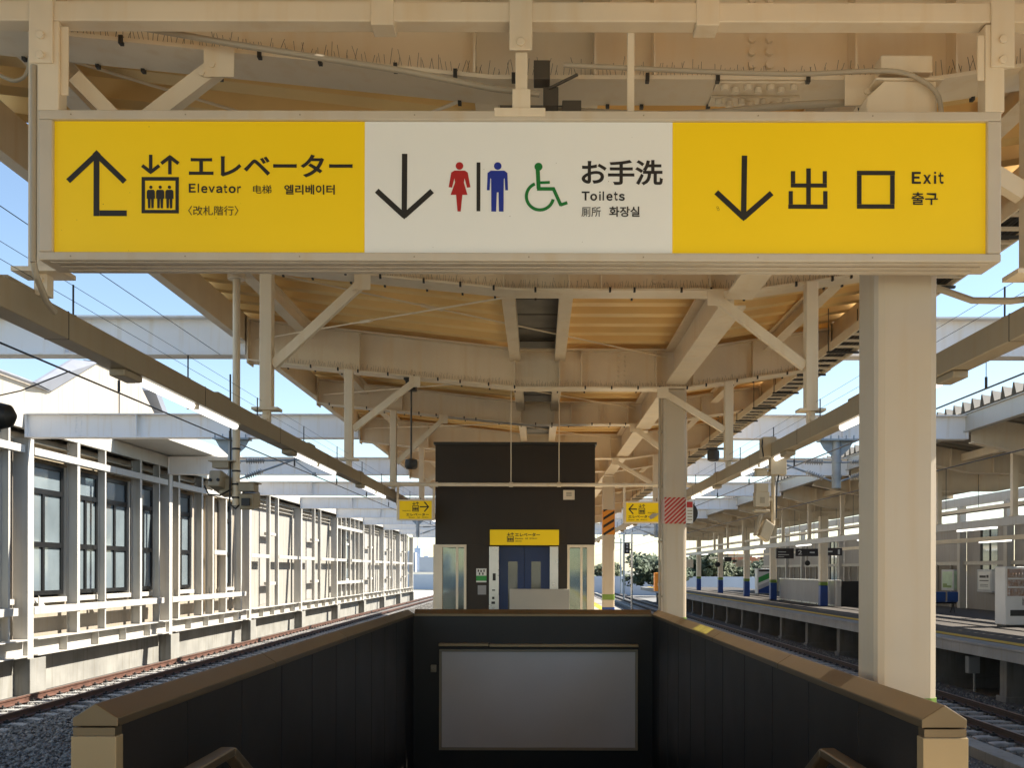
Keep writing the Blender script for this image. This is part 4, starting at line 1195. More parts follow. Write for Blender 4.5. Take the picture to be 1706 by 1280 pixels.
def drop_post(x, y, s, label):
    t = thing('catenary_drop_post', label, 'drop post', (x, y, Z(1.95)), 'grey drop posts under the portal beams')
    m = MB(); m.cyl((x, y, Z(1.95)), (x, y, Z(3.06)), 0.105, 16); m.cyl((x, y, Z(2.2)), (x, y, Z(2.26)), 0.125, 16); m.cyl((x, y, Z(2.55)), (x, y, Z(2.6)), 0.125, 16); build('post', m, steelblue, t, smooth=True)
    m = MB(); m.box(x - 0.42, x + 0.42, y - 0.2, y + 0.2, Z(3.06), Z(3.095))
    for sx in (-1, 1): m.prism([(x + sx * 0.10, Z(3.06)), (x + sx * 0.40, Z(3.06)), (x + sx * 0.30, Z(2.88)), (x + sx * 0.10, Z(2.70))], 'y', y - 0.01, y + 0.01)
    for k in range(5): m.cyl((x - 0.36 + 0.18 * k, y - 0.17, Z(3.1)), (x - 0.36 + 0.18 * k, y - 0.17, Z(3.18)), 0.015, 6)
    build('head_plate', m, steelblue, t)
    ds = (-1, 1) if s == 0 else (s,)
    for d_ in ds:
        a = MB(); m = MB()
        p0 = Vector((x + d_ * 0.12, y, Z(2.56))); p1_ = Vector((x + d_ * 0.95, y, Z(2.58)))
        q0 = Vector((x + d_ * 0.12, y, Z(2.12))); q1 = Vector((x + d_ * 0.85, y, Z(2.38)))
        for u, v in ((p0, p1_), (q0, q1)):
            dr_ = (v - u).normalized(); L_ = (v - u).length
            m.lathe(u + dr_ * 0.18, dr_, [(0, 0.02)] + [(0.03 + 0.055 * k + dd_, rr) for k in range(8) for dd_, rr in ((0, 0.03), (0.012, 0.075), (0.03, 0.03))] + [(0.5, 0.02)], 12)
            a.cyl(u, u + dr_ * 0.2, 0.02, 8); a.cyl(u + dr_ * 0.68, v + dr_ * 0.75, 0.024, 8)
        a.cyl((x + d_ * 1.5, y, Z(2.55)), (x + d_ * 2.0, y, Z(2.22)), 0.014, 6); a.box(x + d_ * 1.93 - 0.04, x + d_ * 1.93 + 0.04, y - 0.03, y + 0.03, Z(2.22), Z(2.30))
        build('cantilever_arm', a, steelblue, t); build('insulator', m, insul, t, smooth=True)
    return t
drop_post(-7.25, 23.45, 1, 'grey drop post with ribbed insulators behind the camera pole')
drop_post(7.05, 23.45, 0, 'grey drop post with ribbed insulators on both sides beside the big column')
drop_post(7.05, 59.45, 0, 'distant grey drop post between the red striped column and the lift')
drop_post(-7.25, 59.45, 1, 'distant grey drop post in front of the white wall')

# ------------------------------------------------------------------ station wall on the track side
wall = thing('station_wall', 'long sunlit white steel framed wall with tall windows and concrete piers', 'wall', (-12.4, 14.45, -1.4))
FX = -12.1                            # front plane of the frame
def part(name, mat, mb, bevel=0.0, parent=None): return build(name, mb, mat, parent or wall, bevel)
def bx3(x0, x1, y0, y1, h0, h1): return MB().box(x0, x1, y0, y1, Z(h0), Z(h1))
WX = -12.52
def window(y0, y1, h0, h1, split):
    m = MB(); t = 0.055; x0, x1 = WX - 0.03, WX + 0.05
    rows = [h0, h0 + (h1 - h0) * 0.385, h0 + (h1 - h0) * 0.79, h1]
    for h in rows:
        a, b = (h, h + 2 * t) if h == h0 else ((h - 2 * t, h) if h == h1 else (h - t * 1.2, h + t * 1.2))
        m.box(x0, x1, y0, y1, Z(a), Z(b))
    ys = [y0, y1] + ([(y0 + y1) / 2] if split else [])
    for y in ys:
        a, b = (y, y + 0.11) if y == y0 else ((y - 0.11, y) if y == y1 else (y - 0.055, y + 0.055))
        m.box(x0 + 0.004, x1 - 0.004, a, b, Z(h0), Z(h1 if y in (y0, y1) else rows[2]))
    w = part('window', wframe, m)
    part('pane', glassm, MB().box(WX - 0.012, WX + 0.0, y0 + 0.02, y1 - 0.02, Z(h0) + 0.02, Z(h1) - 0.02), parent=w)
    part('window_sill', white, bx3(WX - 0.03, FX - 0.28, y0 - 0.1, y1 + 0.35, h0 - 0.19, h0 - 0.06))
    return w
def bay(y, kind):
    y2 = y + 9.0; c0, c1 = y + 0.35, y2 - 0.0
    # column, pier, horizontal members
    part('column', white, bx3(FX - 0.36, FX, y + 0.02, y + 0.30, -2.14, 3.10), 0.004)
    part('pier', conc, bx3(FX - 0.56, FX + 0.06, y + 0.02, y + 0.78, -3.1, -2.142), 0.012)
    part('edge_beam', white, bx3(FX - 0.14, FX - 0.02, y + 0.02, y2, 3.32, 3.70))
    m = MB(); m.box(FX - 0.30, FX + 0.10, y + 0.32, y2 + 0.0, Z(-1.70), Z(-1.675)); m.box(FX - 0.12, FX - 0.10, y + 0.32, y2, Z(-2.06), Z(-1.70)); m.box(FX - 0.30, FX + 0.10, y + 0.32, y2, Z(-2.085), Z(-2.06))
    for k in range(1, 5):
        yy = y + k * 1.8; m.box(FX - 0.10, FX + 0.09, yy - 0.006, yy + 0.006, Z(-2.06), Z(-1.70))
    part('bottom_beam', white, m)
    part('concrete_base', conc, bx3(FX - 0.62, FX - 0.32, y + 0.02, y2 + 0.02, -3.15, -2.09))
    # back wall
    wallx0, wallx1 = -12.75, -12.60
    if kind == 'A': wins = [(y + 0.5, y + 2.55, True), (y + 3.1, y + 4.6, True), (y + 4.85, y + 6.6, True), (y + 7.1, y + 8.6, True)]
    elif kind == 'B': wins = [(y + 1.3, y + 3.0, True), (y + 6.4, y + 7.6, False)]
    elif kind == 'D': wins = [(y + 2.4, y + 3.6, False), (y + 4.6, y + 5.8, False)]
    else: wins = []
    cm = clad if kind in 'AB' else panelw
    m = MB(); yy = y + 0.02
    m.box(wallx0, wallx1, y, y2, Z(-2.0), Z(-0.75)); m.box(wallx0, wallx1, y, y2, Z(2.66), Z(3.3))
    for a, b, _ in wins:
        m.box(wallx0, wallx1, yy, a, Z(-0.75), Z(2.66)); yy = b
    m.box(wallx0, wallx1, yy, y2, Z(-0.75), Z(2.66))
    part('cladding', cm, m)
    for a, b, sp_ in wins: window(a, b, -0.66, 2.64, sp_)
    # back row: reveals beside the windows
    m = MB()
    for a, b, _ in wins: m.box(-12.60, -12.42, b + 0.02, b + 0.08, Z(-0.75), Z(2.66))
    if m.v: part('window_reveal', white, m)
    # tile joints
    m = MB()
    if kind in 'AB':
        for h in np.arange(-0.6, 2.6, 0.62):
            yy = y + 0.3
            for a, b, _ in wins + [(y2, y2, 0)]:
                if a - 0.1 > yy: m.box(wallx1, wallx1 + 0.003, yy, a - 0.1, Z(h), Z(h) + 0.012)
                yy = b + 0.1
    else:
        for k in range(1, 18): m.box(wallx1, wallx1 + 0.003, y + k * 0.5, y + k * 0.5 + 0.01, Z(-1.6), Z(3.3))
    part('panel_joint', gpanel, m)
    # posts
    posts = {'A': (2.68, 4.3, 6.78, 8.25), 'B': (1.0, 3.3, 4.5, 6.05, 8.0), 'D': (1.5, 3.0, 4.5, 6.0, 7.5)}.get(kind, (3.3, 4.75))
    for k, p in enumerate(posts):
        big = kind != 'A' or k % 2 == 0
        w_, dpt = ((0.075, 0.24) if kind in 'AB' else (0.06, 0.12)) if big else (0.04, 0.16)
        m = MB(); m.box(FX - 0.05 - dpt, FX - 0.05, y + p - w_ * 0.2, y + p + w_ * 0.2, Z(-1.67), Z(3.32)); m.box(FX - 0.05, FX - 0.03, y + p - w_, y + p + w_, Z(-1.67), Z(3.32)); m.box(FX - 0.07 - dpt, FX - 0.05 - dpt, y + p - w_, y + p + w_, Z(-1.67), Z(3.32))
        part('post', white, m)
    def girt(h0, h1, a=0.34, b=8.9, x=FX): return part('girt', white, bx3(x - 0.2, x + 0.0, y + a, y + b, h0, h1), 0.004)
    if kind in 'AB':
        girt(2.74, 2.92); girt(-1.10, -0.92, 0.34, 8.6)
        if kind == 'B': girt(0.55, 0.72, 4.55, 6.0, FX + 0.004)
    else:
        girt(0.50, 0.66, 0.34, 3.1); girt(0.50, 0.66, 4.8, 8.9); girt(1.55, 1.68, 3.36, 4.7, FX - 0.12); girt(-0.72, -0.58, 3.36, 4.7, FX - 0.12)
        part('recess_panel', gpanel, MB().box(wallx1 + 0.004, wallx1 + 0.01, y + 3.3, y + 4.75, Z(-1.6), Z(3.0)))
        if kind == 'D': girt(2.5, 2.68, 0.34, 8.9); girt(-0.9, -0.72)
    # louvre band at the top
    m = MB()
    for k in range(3): m.box(-12.60, -12.46 + 0.04 * k, y + 0.4, y2 - 0.1, Z(2.75 + 0.17 * k), Z(2.78 + 0.17 * k))
    part('louvre', ductm if kind in 'AB' else panelw, m)
    if kind == 'B':
        m = MB(); m.cyl((FX - 0.45, y + 4.85, Z(-1.6)), (FX - 0.45, y + 4.85, Z(3.2)), 0.06, 10); m.cyl((FX - 0.45, y + 5.6, Z(-1.6)), (FX - 0.45, y + 5.6, Z(3.2)), 0.035, 8)
        part('drainpipe', cream, m)
    # small brackets on the lower members
    m = MB()
    for p in (0.9, 4.4):
        m.add([(FX - 0.2, y + p, Z(-0.92)), (FX - 0.2, y + p + 0.32, Z(-0.92)), (FX - 0.2, y + p, Z(-0.66)), (FX - 0.18, y + p, Z(-0.92)), (FX - 0.18, y + p + 0.32, Z(-0.92)), (FX - 0.18, y + p, Z(-0.66))], [(0, 1, 2), (5, 4, 3), (0, 3, 4, 1), (1, 4, 5, 2), (2, 5, 3, 0)])
    if kind in 'AB': part('gusset', white, m)
for y, k in zip(PORT[:-1], 'AABCCDCCC'): bay(y, k)
part('column', white, bx3(FX - 0.36, FX, 95.47, 95.75, -2.14, 3.10)); part('pier', conc, bx3(FX - 0.56, FX + 0.06, 95.47, 96.2, -3.1, -2.142))
part('roof_slab', white, bx3(-16, FX - 0.16, 14.45, 95.7, 3.55, 3.75))
part('rear_block', panelw, bx3(-16, -13.2, 14.45, 95.7, -3.1, 3.5))
# eave slab over the wall
m = MB(); m.box(-12.4, -10.62, 28.2, 36.3, Z(3.72), Z(4.05))
solo('eave_slab', m, white, 'white flat eave slab jutting out over the sunlit wall', 'eave', bevel=0.01)
# folded-roof hall behind the wall
hall = thing('sawtooth_hall', 'cream panelled hall with zigzag roof line behind the white wall', 'building', (-15.5, 30, -1.6))
hallm = M('cream hall panel', (0.34, 0.305, 0.255), 0.6, var=0.05, scale=0.5, streak=0.06)
slate = M('slate blue roof sheet', (0.17, 0.18, 0.21), 0.5, var=0.1)
m = MB()
poly = [(14, Z(-3)), (14, Z(5.3)), (29.4, Z(5.3)), (32.4, Z(6.75)), (36.1, Z(6.75)), (38.6, Z(5.2)), (40.0, Z(3.4)), (40.0, Z(-3))]
m.prism(poly, 'x', -14.9, -14.55); build('wall', m, hallm, hall)
m = MB()
for y in np.arange(15.0, 39.5, 1.0):
    top = 5.3 if y < 29.4 else (5.3 + (y - 29.4) * 0.483 if y < 32.4 else (6.75 if y < 36.1 else 6.75 - (y - 36.1) * 0.62))
    m.box(-14.55, -14.546, y, y + 0.015, Z(3.0), Z(top) - 0.02)
m.box(-14.55, -14.5, 34.3, 34.36, Z(3), Z(6.7)); build('panel_seam', m, gpanel, hall)
m = MB()                              # tilted roof sheets with their overhang
def slab(a, b, c, d_, th=0.07):
    v = [Vector(p) for p in (a, b, c, d_)]; n = (v[1] - v[0]).cross(v[3] - v[0]).normalized() * th
    m.add(v + [p + n for p in v], [(0, 1, 2, 3), (7, 6, 5, 4), (0, 4, 5, 1), (1, 5, 6, 2), (2, 6, 7, 3), (3, 7, 4, 0)])
slab((-14.53, 29.4, Z(5.31)), (-14.53, 32.5, Z(6.80)), (-14.75, 31.2, Z(6.62)), (-14.36, 28.1, Z(5.31)))
slab((-14.5, 14, Z(5.305)), (-14.5, 29.3, Z(5.305)), (-14.42, 28.1, Z(5.36)), (-14.42, 14, Z(5.36)))
slab((-14.5, 32.5, Z(6.76)), (-14.5, 36.2, Z(6.76)), (-14.95, 36.2, Z(6.80)), (-14.95, 32.5, Z(6.80)))
slab((-14.5, 37.4, Z(6.75)), (-14.5, 40.2, Z(4.4)), (-15.0, 40.2, Z(4.4)), (-15.0, 37.4, Z(6.75)), 0.35)
build('roof', m, slate, hall)

# ------------------------------------------------------------------ opposite platform: canopy, wall, furniture
OX = 13.6
oc = thing('opposite_canopy', 'long cream canopy with ribbed roof edge over the opposite platform', 'canopy', (OX, 23, 0))
def ob(x): return 2.62 + max(0, 12.2 - x) * 0.22 + max(0, x - 15.0) * 0.18
def ot(x): return 3.35 + max(0, 12.2 - x) * 0.17 + max(0, x - 15.0) * 0.15
m = MB(); folded(m, [(10.02, 3.74), (12.2, 3.37), (15.0, 3.37), (17.5, 3.74)], 2.0, 96, 0.5, 0.25, (0.28, 0.38, 0.43)); build('roof_deck', m, sheetgrey, oc, recalc=False)
m = MB(); m.box(10.10, 10.13, 2, 96, Z(3.31), Z(3.69)); m.box(10.05, 10.23, 2, 96, Z(3.28), Z(3.31)); m.box(10.05, 10.23, 2, 96, Z(3.69), Z(3.715)); build('edge_beam', m, white, oc)
m = MB(); m.box(17.36, 17.46, 2, 96, Z(3.3), Z(3.72)); build('edge_beam', m, white, oc)
OG = [5.45, 9.95, 14.45, 18.95, 23.45, 27.95, 32.45, 36.95, 41.45, 45.95, 50.45, 54.95, 59.45, 63.95, 68.45, 72.95, 77.45, 81.95, 86.45, 90.95]
for i, y in enumerate(OG):
    xs = [10.24, 12.2, 13.6, 15.0, 17.35]; m = MB()
    for a, b in zip(xs[:-1], xs[1:]):
        add = 0 if i % 2 == 0 else 0.14
        m.prism([(a, Z(ob(a) + add)), (b, Z(ob(b) + add)), (b, Z(ot(b))), (a, Z(ot(a)))], 'y', y - 0.008, y + 0.008)
        m.prism([(a, Z(ob(a) + add) - 0.02), (b, Z(ob(b) + add) - 0.02), (b, Z(ob(b) + add)), (a, Z(ob(a) + add))], 'y', y - 0.14, y + 0.14)
    for x in (11.6, 12.8, 14.4, 16): m.box(x - 0.006, x + 0.006, y - 0.13, y - 0.009, Z(ob(x)) + 0.15, Z(ot(x)) - 0.01)
    build('girder', m, cream, oc)
for x in (12.0, 15.2):
    m = MB(); m.box(x - 0.08, x + 0.08, 5.6, 92, Z(3.1), Z(3.3)); build('purlin', m, cream, oc)
def ocolumn(y, label):
    t = thing('platform_column', label, 'column', (OX, y, 0), 'columns of the opposite platform canopy')
    w = 0.36
    m = MB(); m.box(OX - w / 2, OX + w / 2, y - w / 2, y + w / 2, 1.16, Z(2.6)); build('shaft', m, cream, t, bevel=0.03)
    m = MB(); m.box(OX - w / 2 - 0.003, OX + w / 2 + 0.003, y - w / 2 - 0.003, y + w / 2 + 0.003, 0.98, 1.155); build('green_band', m, greenb, t, bevel=0.03)
    m = MB(); m.box(OX - w / 2 - 0.003, OX + w / 2 + 0.003, y - w / 2 - 0.003, y + w / 2 + 0.003, 0.0, 0.975); build('blue_band', m, blueb, t, bevel=0.03)
    return t
OCY = [38.3, 47.3, 57.4, 64.7, 74.0, 84.0]
olab = ['nearest of its row, mostly behind the big column', 'between the dark numbered signs', 'next to the striped vending machine',
        'third from the dark numbered signs', 'fourth from the dark numbered signs', 'farthest from the dark numbered signs']
for y, l in zip(OCY, olab): ocolumn(y, 'cream opposite column with blue foot, ' + l)
def pier(y):
    m = MB(); m.box(10.75, 12.9, y - 0.17, y + 0.17, -1.58, -0.31); m.box(10.70, 12.95, y - 0.25, y + 0.25, -1.58, -1.2)
    return m
pys = [18.7 + 4.2 * k for k in range(18)]
p0_ = solo('platform_pier', pier(pys[0]), concd, 'concrete pier under the opposite platform edge, first from the near end', 'pier', 'piers under the opposite platform', bevel=0.01)
for k, y in enumerate(pys[1:]):
    c = p0_.copy(); COL.objects.link(c); c.location = (p0_.location.x, y, p0_.location.z); c['label'] = f'concrete pier under the opposite platform edge, {ORD[k + 1]} from the near end'
m = MB(); m.box(14.5, 14.8, 4, 100, -1.58, -0.305); solo('under_platform_wall', m, concd, 'dark concrete wall in the void under the opposite platform', 'wall')
m = MB(); m.box(11.3, 11.6, 26.0, 26.22, -1.0, -0.55); m.cyl((11.45, 26.0, -1.55), (11.45, 26.0, -1.0), 0.035, 8)
solo('junction_box', m, greyv, 'grey electrical box on a thin pipe under the opposite platform', 'junction box', bevel=0.01)
# light duct and cable rack
def oduct(x, h0, h1, label, lamps):
    t = thing('lighting_duct', label, 'lighting duct', (x, 20, Z(h0)), 'lighting ducts of the opposite platform')
    m = MB(); m.box(x - 0.06, x + 0.06, 6, 95, Z(h0), Z(h1)); build('duct_body', m, white if lamps else cream, t)
    y = 8.4
    while y < 90:
        m = MB(); m.box(x - 0.04, x + 0.04, y, y + 2.4, Z(h0) - 0.05, Z(h0) - 0.001); build('lamp_tube', m, lampm, t); y += 9.0 if lamps else 13
    return t
oduct(12.2, 1.18, 1.40, 'white lighting duct along the track side of the opposite platform', True)
oduct(16.4, 1.08, 1.24, 'beige lighting duct along the wall side of the opposite platform', False)
cr_ = thing('cable_rack', 'dark cable rack above the white duct of the opposite platform', 'cable rack', (12.5, 20, Z(1.7)))
m = MB(); m.box(12.4, 12.43, 6, 95, Z(1.70), Z(1.80)); m.box(12.7, 12.73, 6, 95, Z(1.70), Z(1.80)); build('side_rail', m, cream, cr_)
m = MB(); m.box(12.44, 12.69, 6, 95, Z(1.715), Z(1.77)); build('cables', m, blackm, cr_)
m = MB()
for y in np.arange(8, 95, 2.25): m.cyl((12.55, y, Z(1.8)), (12.55, y, Z(3.3)), 0.008, 5)
build('suspension_rod', m, darkm, cr_)
hy = [20.6, 25.4, 30.2, 35.0, 39.8, 44.6, 49.4, 54.2, 59.0, 63.8, 68.6]
m = MB(); m.box(12.13, 12.27, hy[0] - 0.07, hy[0] + 0.07, Z(1.402), Z(3.3)); m.box(12.1, 12.3, hy[0] - 0.1, hy[0] + 0.1, Z(1.402), Z(1.43))
h0_ = solo('hanger_post', m, cream, 'cream hanger post on the white opposite duct, first from the near end', 'hanger', 'hanger posts of the opposite duct')
for k, y in enumerate(hy[1:]):
    c = h0_.copy(); COL.objects.link(c); c.location = (h0_.location.x, y, h0_.location.z); c['label'] = f'cream hanger post on the white opposite duct, {ORD[k + 1]} from the near end'

# wall behind the opposite platform
ow = thing('platform_wall', 'pale framed wall with panels and windows behind the opposite platform', 'wall', (19.4, 20, 0))
WXo = 19.4
for i, y in enumerate(np.arange(9.0, 84.5, 4.5)):
    m = MB(); m.box(WXo - 0.32, WXo - 0.02, y - 0.15, y + 0.15, 0, Z(2.9)); build('column', m, white, ow, bevel=0.01)
    win = i in (2, 7, 12)
    m = MB()
    if win:
        m.box(WXo, WXo + 0.12, y + 0.16, y + 1.3, -1.5, Z(2.0)); m.box(WXo, WXo + 0.12, y + 3.0, y + 4.36, -1.5, Z(2.0)); m.box(WXo, WXo + 0.12, y + 1.3, y + 3.0, -1.5, 1.0)
    else: m.box(WXo, WXo + 0.12, y + 0.16, y + 4.36, -1.5, Z(2.0))
    build('upper_panel', m, gpanel, ow)
    if win:
        f = MB()
        for a, b in ((1.3, 1.4), (2.9, 3.0), (2.1, 2.18)): f.box(WXo + 0.02, WXo + 0.1, y + a, y + b, 1.0, Z(2.0))
        f.box(WXo + 0.024, WXo + 0.096, y + 1.4, y + 2.9, 2.0, 2.1); w_ = build('window', f, wframe, ow)
        g = MB(); g.box(WXo + 0.05, WXo + 0.06, y + 1.4, y + 2.9, 1.0, Z(2.0)); build('pane', g, glassm, w_)
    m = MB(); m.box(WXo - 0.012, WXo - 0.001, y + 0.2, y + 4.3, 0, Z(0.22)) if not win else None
    if m.v: build('lower_shade_panel', m, M('shade darkened lower panel', (0.17, 0.145, 0.115), 0.6, var=0.15, streak=0.15), ow)  # lower wall darkened in colour to imitate the shade there
    m = MB(); m.box(WXo - 0.16, WXo - 0.02, y + 0.16, y + 4.34, Z(0.26), Z(0.42)); m.box(WXo - 0.12, WXo - 0.02, y + 0.16, y + 4.34, Z(1.98), Z(2.14)); build('girt', m, white, ow)
    m = MB()
    for a in (1.4, 3.0):
        m.box(WXo - 0.10, WXo - 0.015, y + a, y + a + 0.05, 0, Z(0.26)) if not win else None
    if m.v: build('stud', m, white, ow)
m = MB(); m.box(WXo - 0.2, WXo + 0.1, 9, 85, Z(2.92), Z(3.3)); build('top_beam', m, white, ow)

def board(y, label, face, extra):
    t = thing('notice_board', label, 'notice board', (WXo - 0.3, y, 1.0), 'notice boards on the opposite wall')
    m = MB(); m.box(WXo - 0.42, WXo - 0.15, y - 0.12, y + 1.25, 0.78, 1.75); build('cabinet', m, greyv, t, bevel=0.02)
    # facing the platform and turned towards the stairs end
    m = MB(); m.box(WXo - 0.424, WXo - 0.4205, y, y + 1.13, 0.90, 1.66); f = build('poster', m, face, t)
    m = MB(); m.box(WXo - 0.40, WXo - 0.17, y - 0.124, y - 0.1205, 0.84, 1.69); build('end_sheet', m, face, f)
    e = MB()
    for a, b, c, d_ in extra: e.box(WXo - 0.4275, WXo - 0.4245, y + a, y + b, c, d_)
    build('print', e, ink if face is paper else greenb, f)
board(41.6, 'grey notice cabinet with white sheet and black print on the opposite wall', paper, [(0.15, 0.35, 1.40, 1.52), (0.40, 1.0, 1.40, 1.50), (0.15, 1.0, 1.26, 1.30), (0.2, 0.95, 1.1, 1.12), (0.2, 0.95, 1.03, 1.05)])
board(45.4, 'grey notice cabinet with pale green poster on the opposite wall', posterg, [(0.1, 1.05, 0.92, 1.02), (0.6, 1.05, 1.02, 1.1)])

def vending(x0, x1, y0, y1, label, striped):
    t = thing('vending_machine', label, 'vending machine', ((x0 + x1) / 2, y0, 0), 'vending machines on the opposite platform')
    m = MB(); m.box(x0, x1, y0, y1, 0.06, 1.83); b = build('body', m, vanwhite, t, bevel=0.03)
    m = MB(); m.box(x0 + 0.05, x1 - 0.05, y0 + 0.05, y1 - 0.05, 0, 0.06); build('plinth', m, darkm, t)
    W = x1 - x0
    if not striped:
        m = MB(); m.box(x0 + 0.06, x1 - 0.14, y0 - 0.012, y0 + 0.01, 0.94, 1.76); d_ = build('display_window', m, goods, t, bevel=0.01)
        s = MB()
        for h in (1.18, 1.44): s.box(x0 + 0.07, x1 - 0.15, y0 - 0.02, y0 - 0.0125, h, h + 0.05)
        build('shelf', s, vanwhite, d_)
        bt = MB()
        for h in (0.99, 1.24, 1.50):
            for k in range(7):
                xx = x0 + 0.11 + k * 0.095; bt.lathe((xx, y0 - 0.025, h), (0, 0, 1), [(0, 0.026), (0.11, 0.026), (0.14, 0.012), (0.165, 0.012)], 8)
        o = build('sample_bottles', bt, goods, d_); o['kind'] = 'stuff'
        m = MB(); m.box(x0 + 0.15, x0 + 0.6, y0 - 0.012, y0 + 0.01, 0.34, 0.52); build('delivery_flap', m, darkm, t)
        m = MB(); m.box(x1 - 0.42, x1 - 0.06, y0 - 0.012, y0 + 0.01, 0.66, 0.90); build('coin_panel', m, M('patterned panel', (0.45, 0.42, 0.40), 0.4, var=0.9, scale=14), t)
        m = MB(); m.box(x1 - 0.13, x1 - 0.09, y0 - 0.012, y0 + 0.01, 0.28, 0.42); build('lock', m, darkm, t)
    else:
        yy = y0 - 0.004
        def sl(h0, h1, mat, nm):
            q = MB(); q.add([(x0 + 0.08, yy, h0), (x1 - 0.04, yy, h0 + 0.42), (x1 - 0.04, yy, h1 + 0.42), (x0 + 0.08, yy, h1)], [(0, 1, 2, 3)]); build(nm, q, mat, t)
        sl(0.82, 1.20, greennote, 'green_stripe'); sl(0.35, 0.62, greyv, 'grey_stripe')
        q = MB(); q.add([(x0 + 0.08, yy, 0.1), (x1 - 0.04, yy, 0.1), (x1 - 0.04, yy, 0.76), (x0 + 0.08, yy, 0.34)], [(0, 1, 2, 3)]); build('blue_stripe', q, blueb, t)
        q = MB(); q.box(x0 + 0.1, x1 - 0.06, yy - 0.003, yy, 1.62, 1.74); build('dark_header', q, signdark, t)
vending(14.05, 14.98, 29.8, 30.5, 'white vending machine with drink display near the opposite platform edge', False)
vending(15.25, 16.35, 69.0, 69.8, 'vending machine with green, white and blue slanted stripes', True)
# bench
bn = thing('bench', 'row of blue plastic seats standing in the sun patch', 'bench', (16.0, 40.2, 0))
for k in range(3):
    x = 15.5 + k * 0.5
    m = MB(); m.box(x, x + 0.44, 40.0, 40.42, 0.42, 0.46); m.box(x, x + 0.44, 39.95, 40.0, 0.46, 0.85); build('seat', m, chairblue, bn, bevel=0.02)
m = MB(); m.box(15.5, 16.95, 40.15, 40.22, 0.36, 0.415)
for x in (15.6, 16.8): m.bar((x, 40.0, 0), (x + 0.04, 40.18, 0.37), 0.03, 0.03); m.bar((x, 40.4, 0), (x + 0.04, 40.2, 0.37), 0.03, 0.03)
build('frame', m, blackm, bn)
# dark hanging signs
def dsign(x0, x1, y, h0, h1, label, marks):
    t = thing('hanging_sign', label, 'sign', ((x0 + x1) / 2, y, Z(h0)), 'dark signs hanging over the opposite platform')
    m = MB(); m.box(x0, x1, y, y + 0.12, Z(h0), Z(h1)); p = build('panel', m, signdark, t, bevel=0.01)
    h = MB()
    for x in (x0 + 0.2, x1 - 0.2): h.cyl((x, y + 0.06, Z(h1)), (x, y + 0.06, Z(2.9)), 0.018, 8)
    build('hanger', h, cream, t)
    a = Flat(y); W = FPX / y
    def L(x, hh): return (VPX + x * W, VPY - hh * W)
    for kind, *r_ in marks:
        p0 = L(r_[0], r_[3]); p1__ = L(r_[1], r_[2])
        if kind == 'bar': a.rect(*p0, *p1__)
        else: a.text(kind, p0[0], p0[1], p1__[0], p1__[1], 0.01)
    a.done('lettering', paper, p)
dsign(13.05, 14.18, 50.2, 0.72, 1.10, 'black hanging sign with white number 2', [('2', 13.15, 13.36, 0.80, 1.02), ('bar', 13.75, 14.0, 0.88, 0.94)])
dsign(12.1, 13.0, 50.4, 0.60, 1.12, 'dark reddish hanging sign with white lines beside the number 2 sign', [('bar', 12.2, 12.6, 0.92, 0.95), ('bar', 12.2, 12.75, 0.78, 0.81), ('bar', 12.2, 12.5, 0.68, 0.70)])
dsign(14.5, 15.4, 50.2, 0.76, 1.14, 'black hanging sign with white number 1', [('1', 15.18, 15.28, 0.82, 1.06), ('bar', 14.62, 14.9, 0.93, 0.99)])
# clock, blank boards, monitors further along the opposite platform
m = MB(); m.lathe((13.0, 47.9, Z(0.35)), (0, -1, 0), [(0, 0.12), (0.05, 0.13), (0.07, 0.1)], 20); m.cyl((13.0, 47.88, Z(0.46)), (13.0, 47.88, Z(1.18)), 0.012, 6)
solo('hanging_speaker', m, blackm, 'small black round speaker below the dark signs of the opposite platform', 'speaker', smooth=True)
m = MB(); m.lathe((13.2, 73.0, Z(0.42)), (0, -1, 0), [(0, 0.2), (0.05, 0.2), (0.07, 0.15)], 20); m.cyl((13.2, 72.98, Z(0.6)), (13.2, 72.98, Z(1.2)), 0.015, 6)
solo('hanging_clock', m, blackm, 'black round clock seen from behind among the far opposite columns', 'clock', smooth=True)
m = MB(); m.box(14.35, 15.2, 72, 72.1, Z(0.25), Z(0.75)); m.cyl((14.5, 72.05, Z(0.75)), (14.5, 72.05, Z(1.3)), 0.02, 6); m.cyl((15.05, 72.05, Z(0.75)), (15.05, 72.05, Z(1.3)), 0.02, 6)
solo('hanging_sign', m, cream, 'beige blank back of a sign between the far opposite columns', 'sign')
m = MB(); m.box(11.3, 12.2, 78, 78.1, Z(0.2), Z(0.85)); m.cyl((11.5, 78.05, Z(0.85)), (11.5, 78.05, Z(1.3)), 0.02, 6); m.cyl((12.0, 78.05, Z(0.85)), (12.0, 78.05, Z(1.3)), 0.02, 6)
solo('hanging_sign', m, cream, 'beige blank back of a sign beside the red striped column', 'sign')
m = MB(); m.box(13.35, 13.85, 71, 71.3, Z(0.62), Z(0.95)); m.cyl((13.6, 71.1, Z(0.95)), (13.6, 71.1, Z(1.3)), 0.02, 6); m.box(13.95, 14.2, 70.9, 71.2, Z(0.6), Z(0.75)); m.cyl((14.05, 71.1, Z(0.75)), (14.05, 71.1, Z(1.3)), 0.02, 6)
solo('platform_monitor', m, darkm, 'dark platform monitors hanging among the far opposite columns', 'monitor')
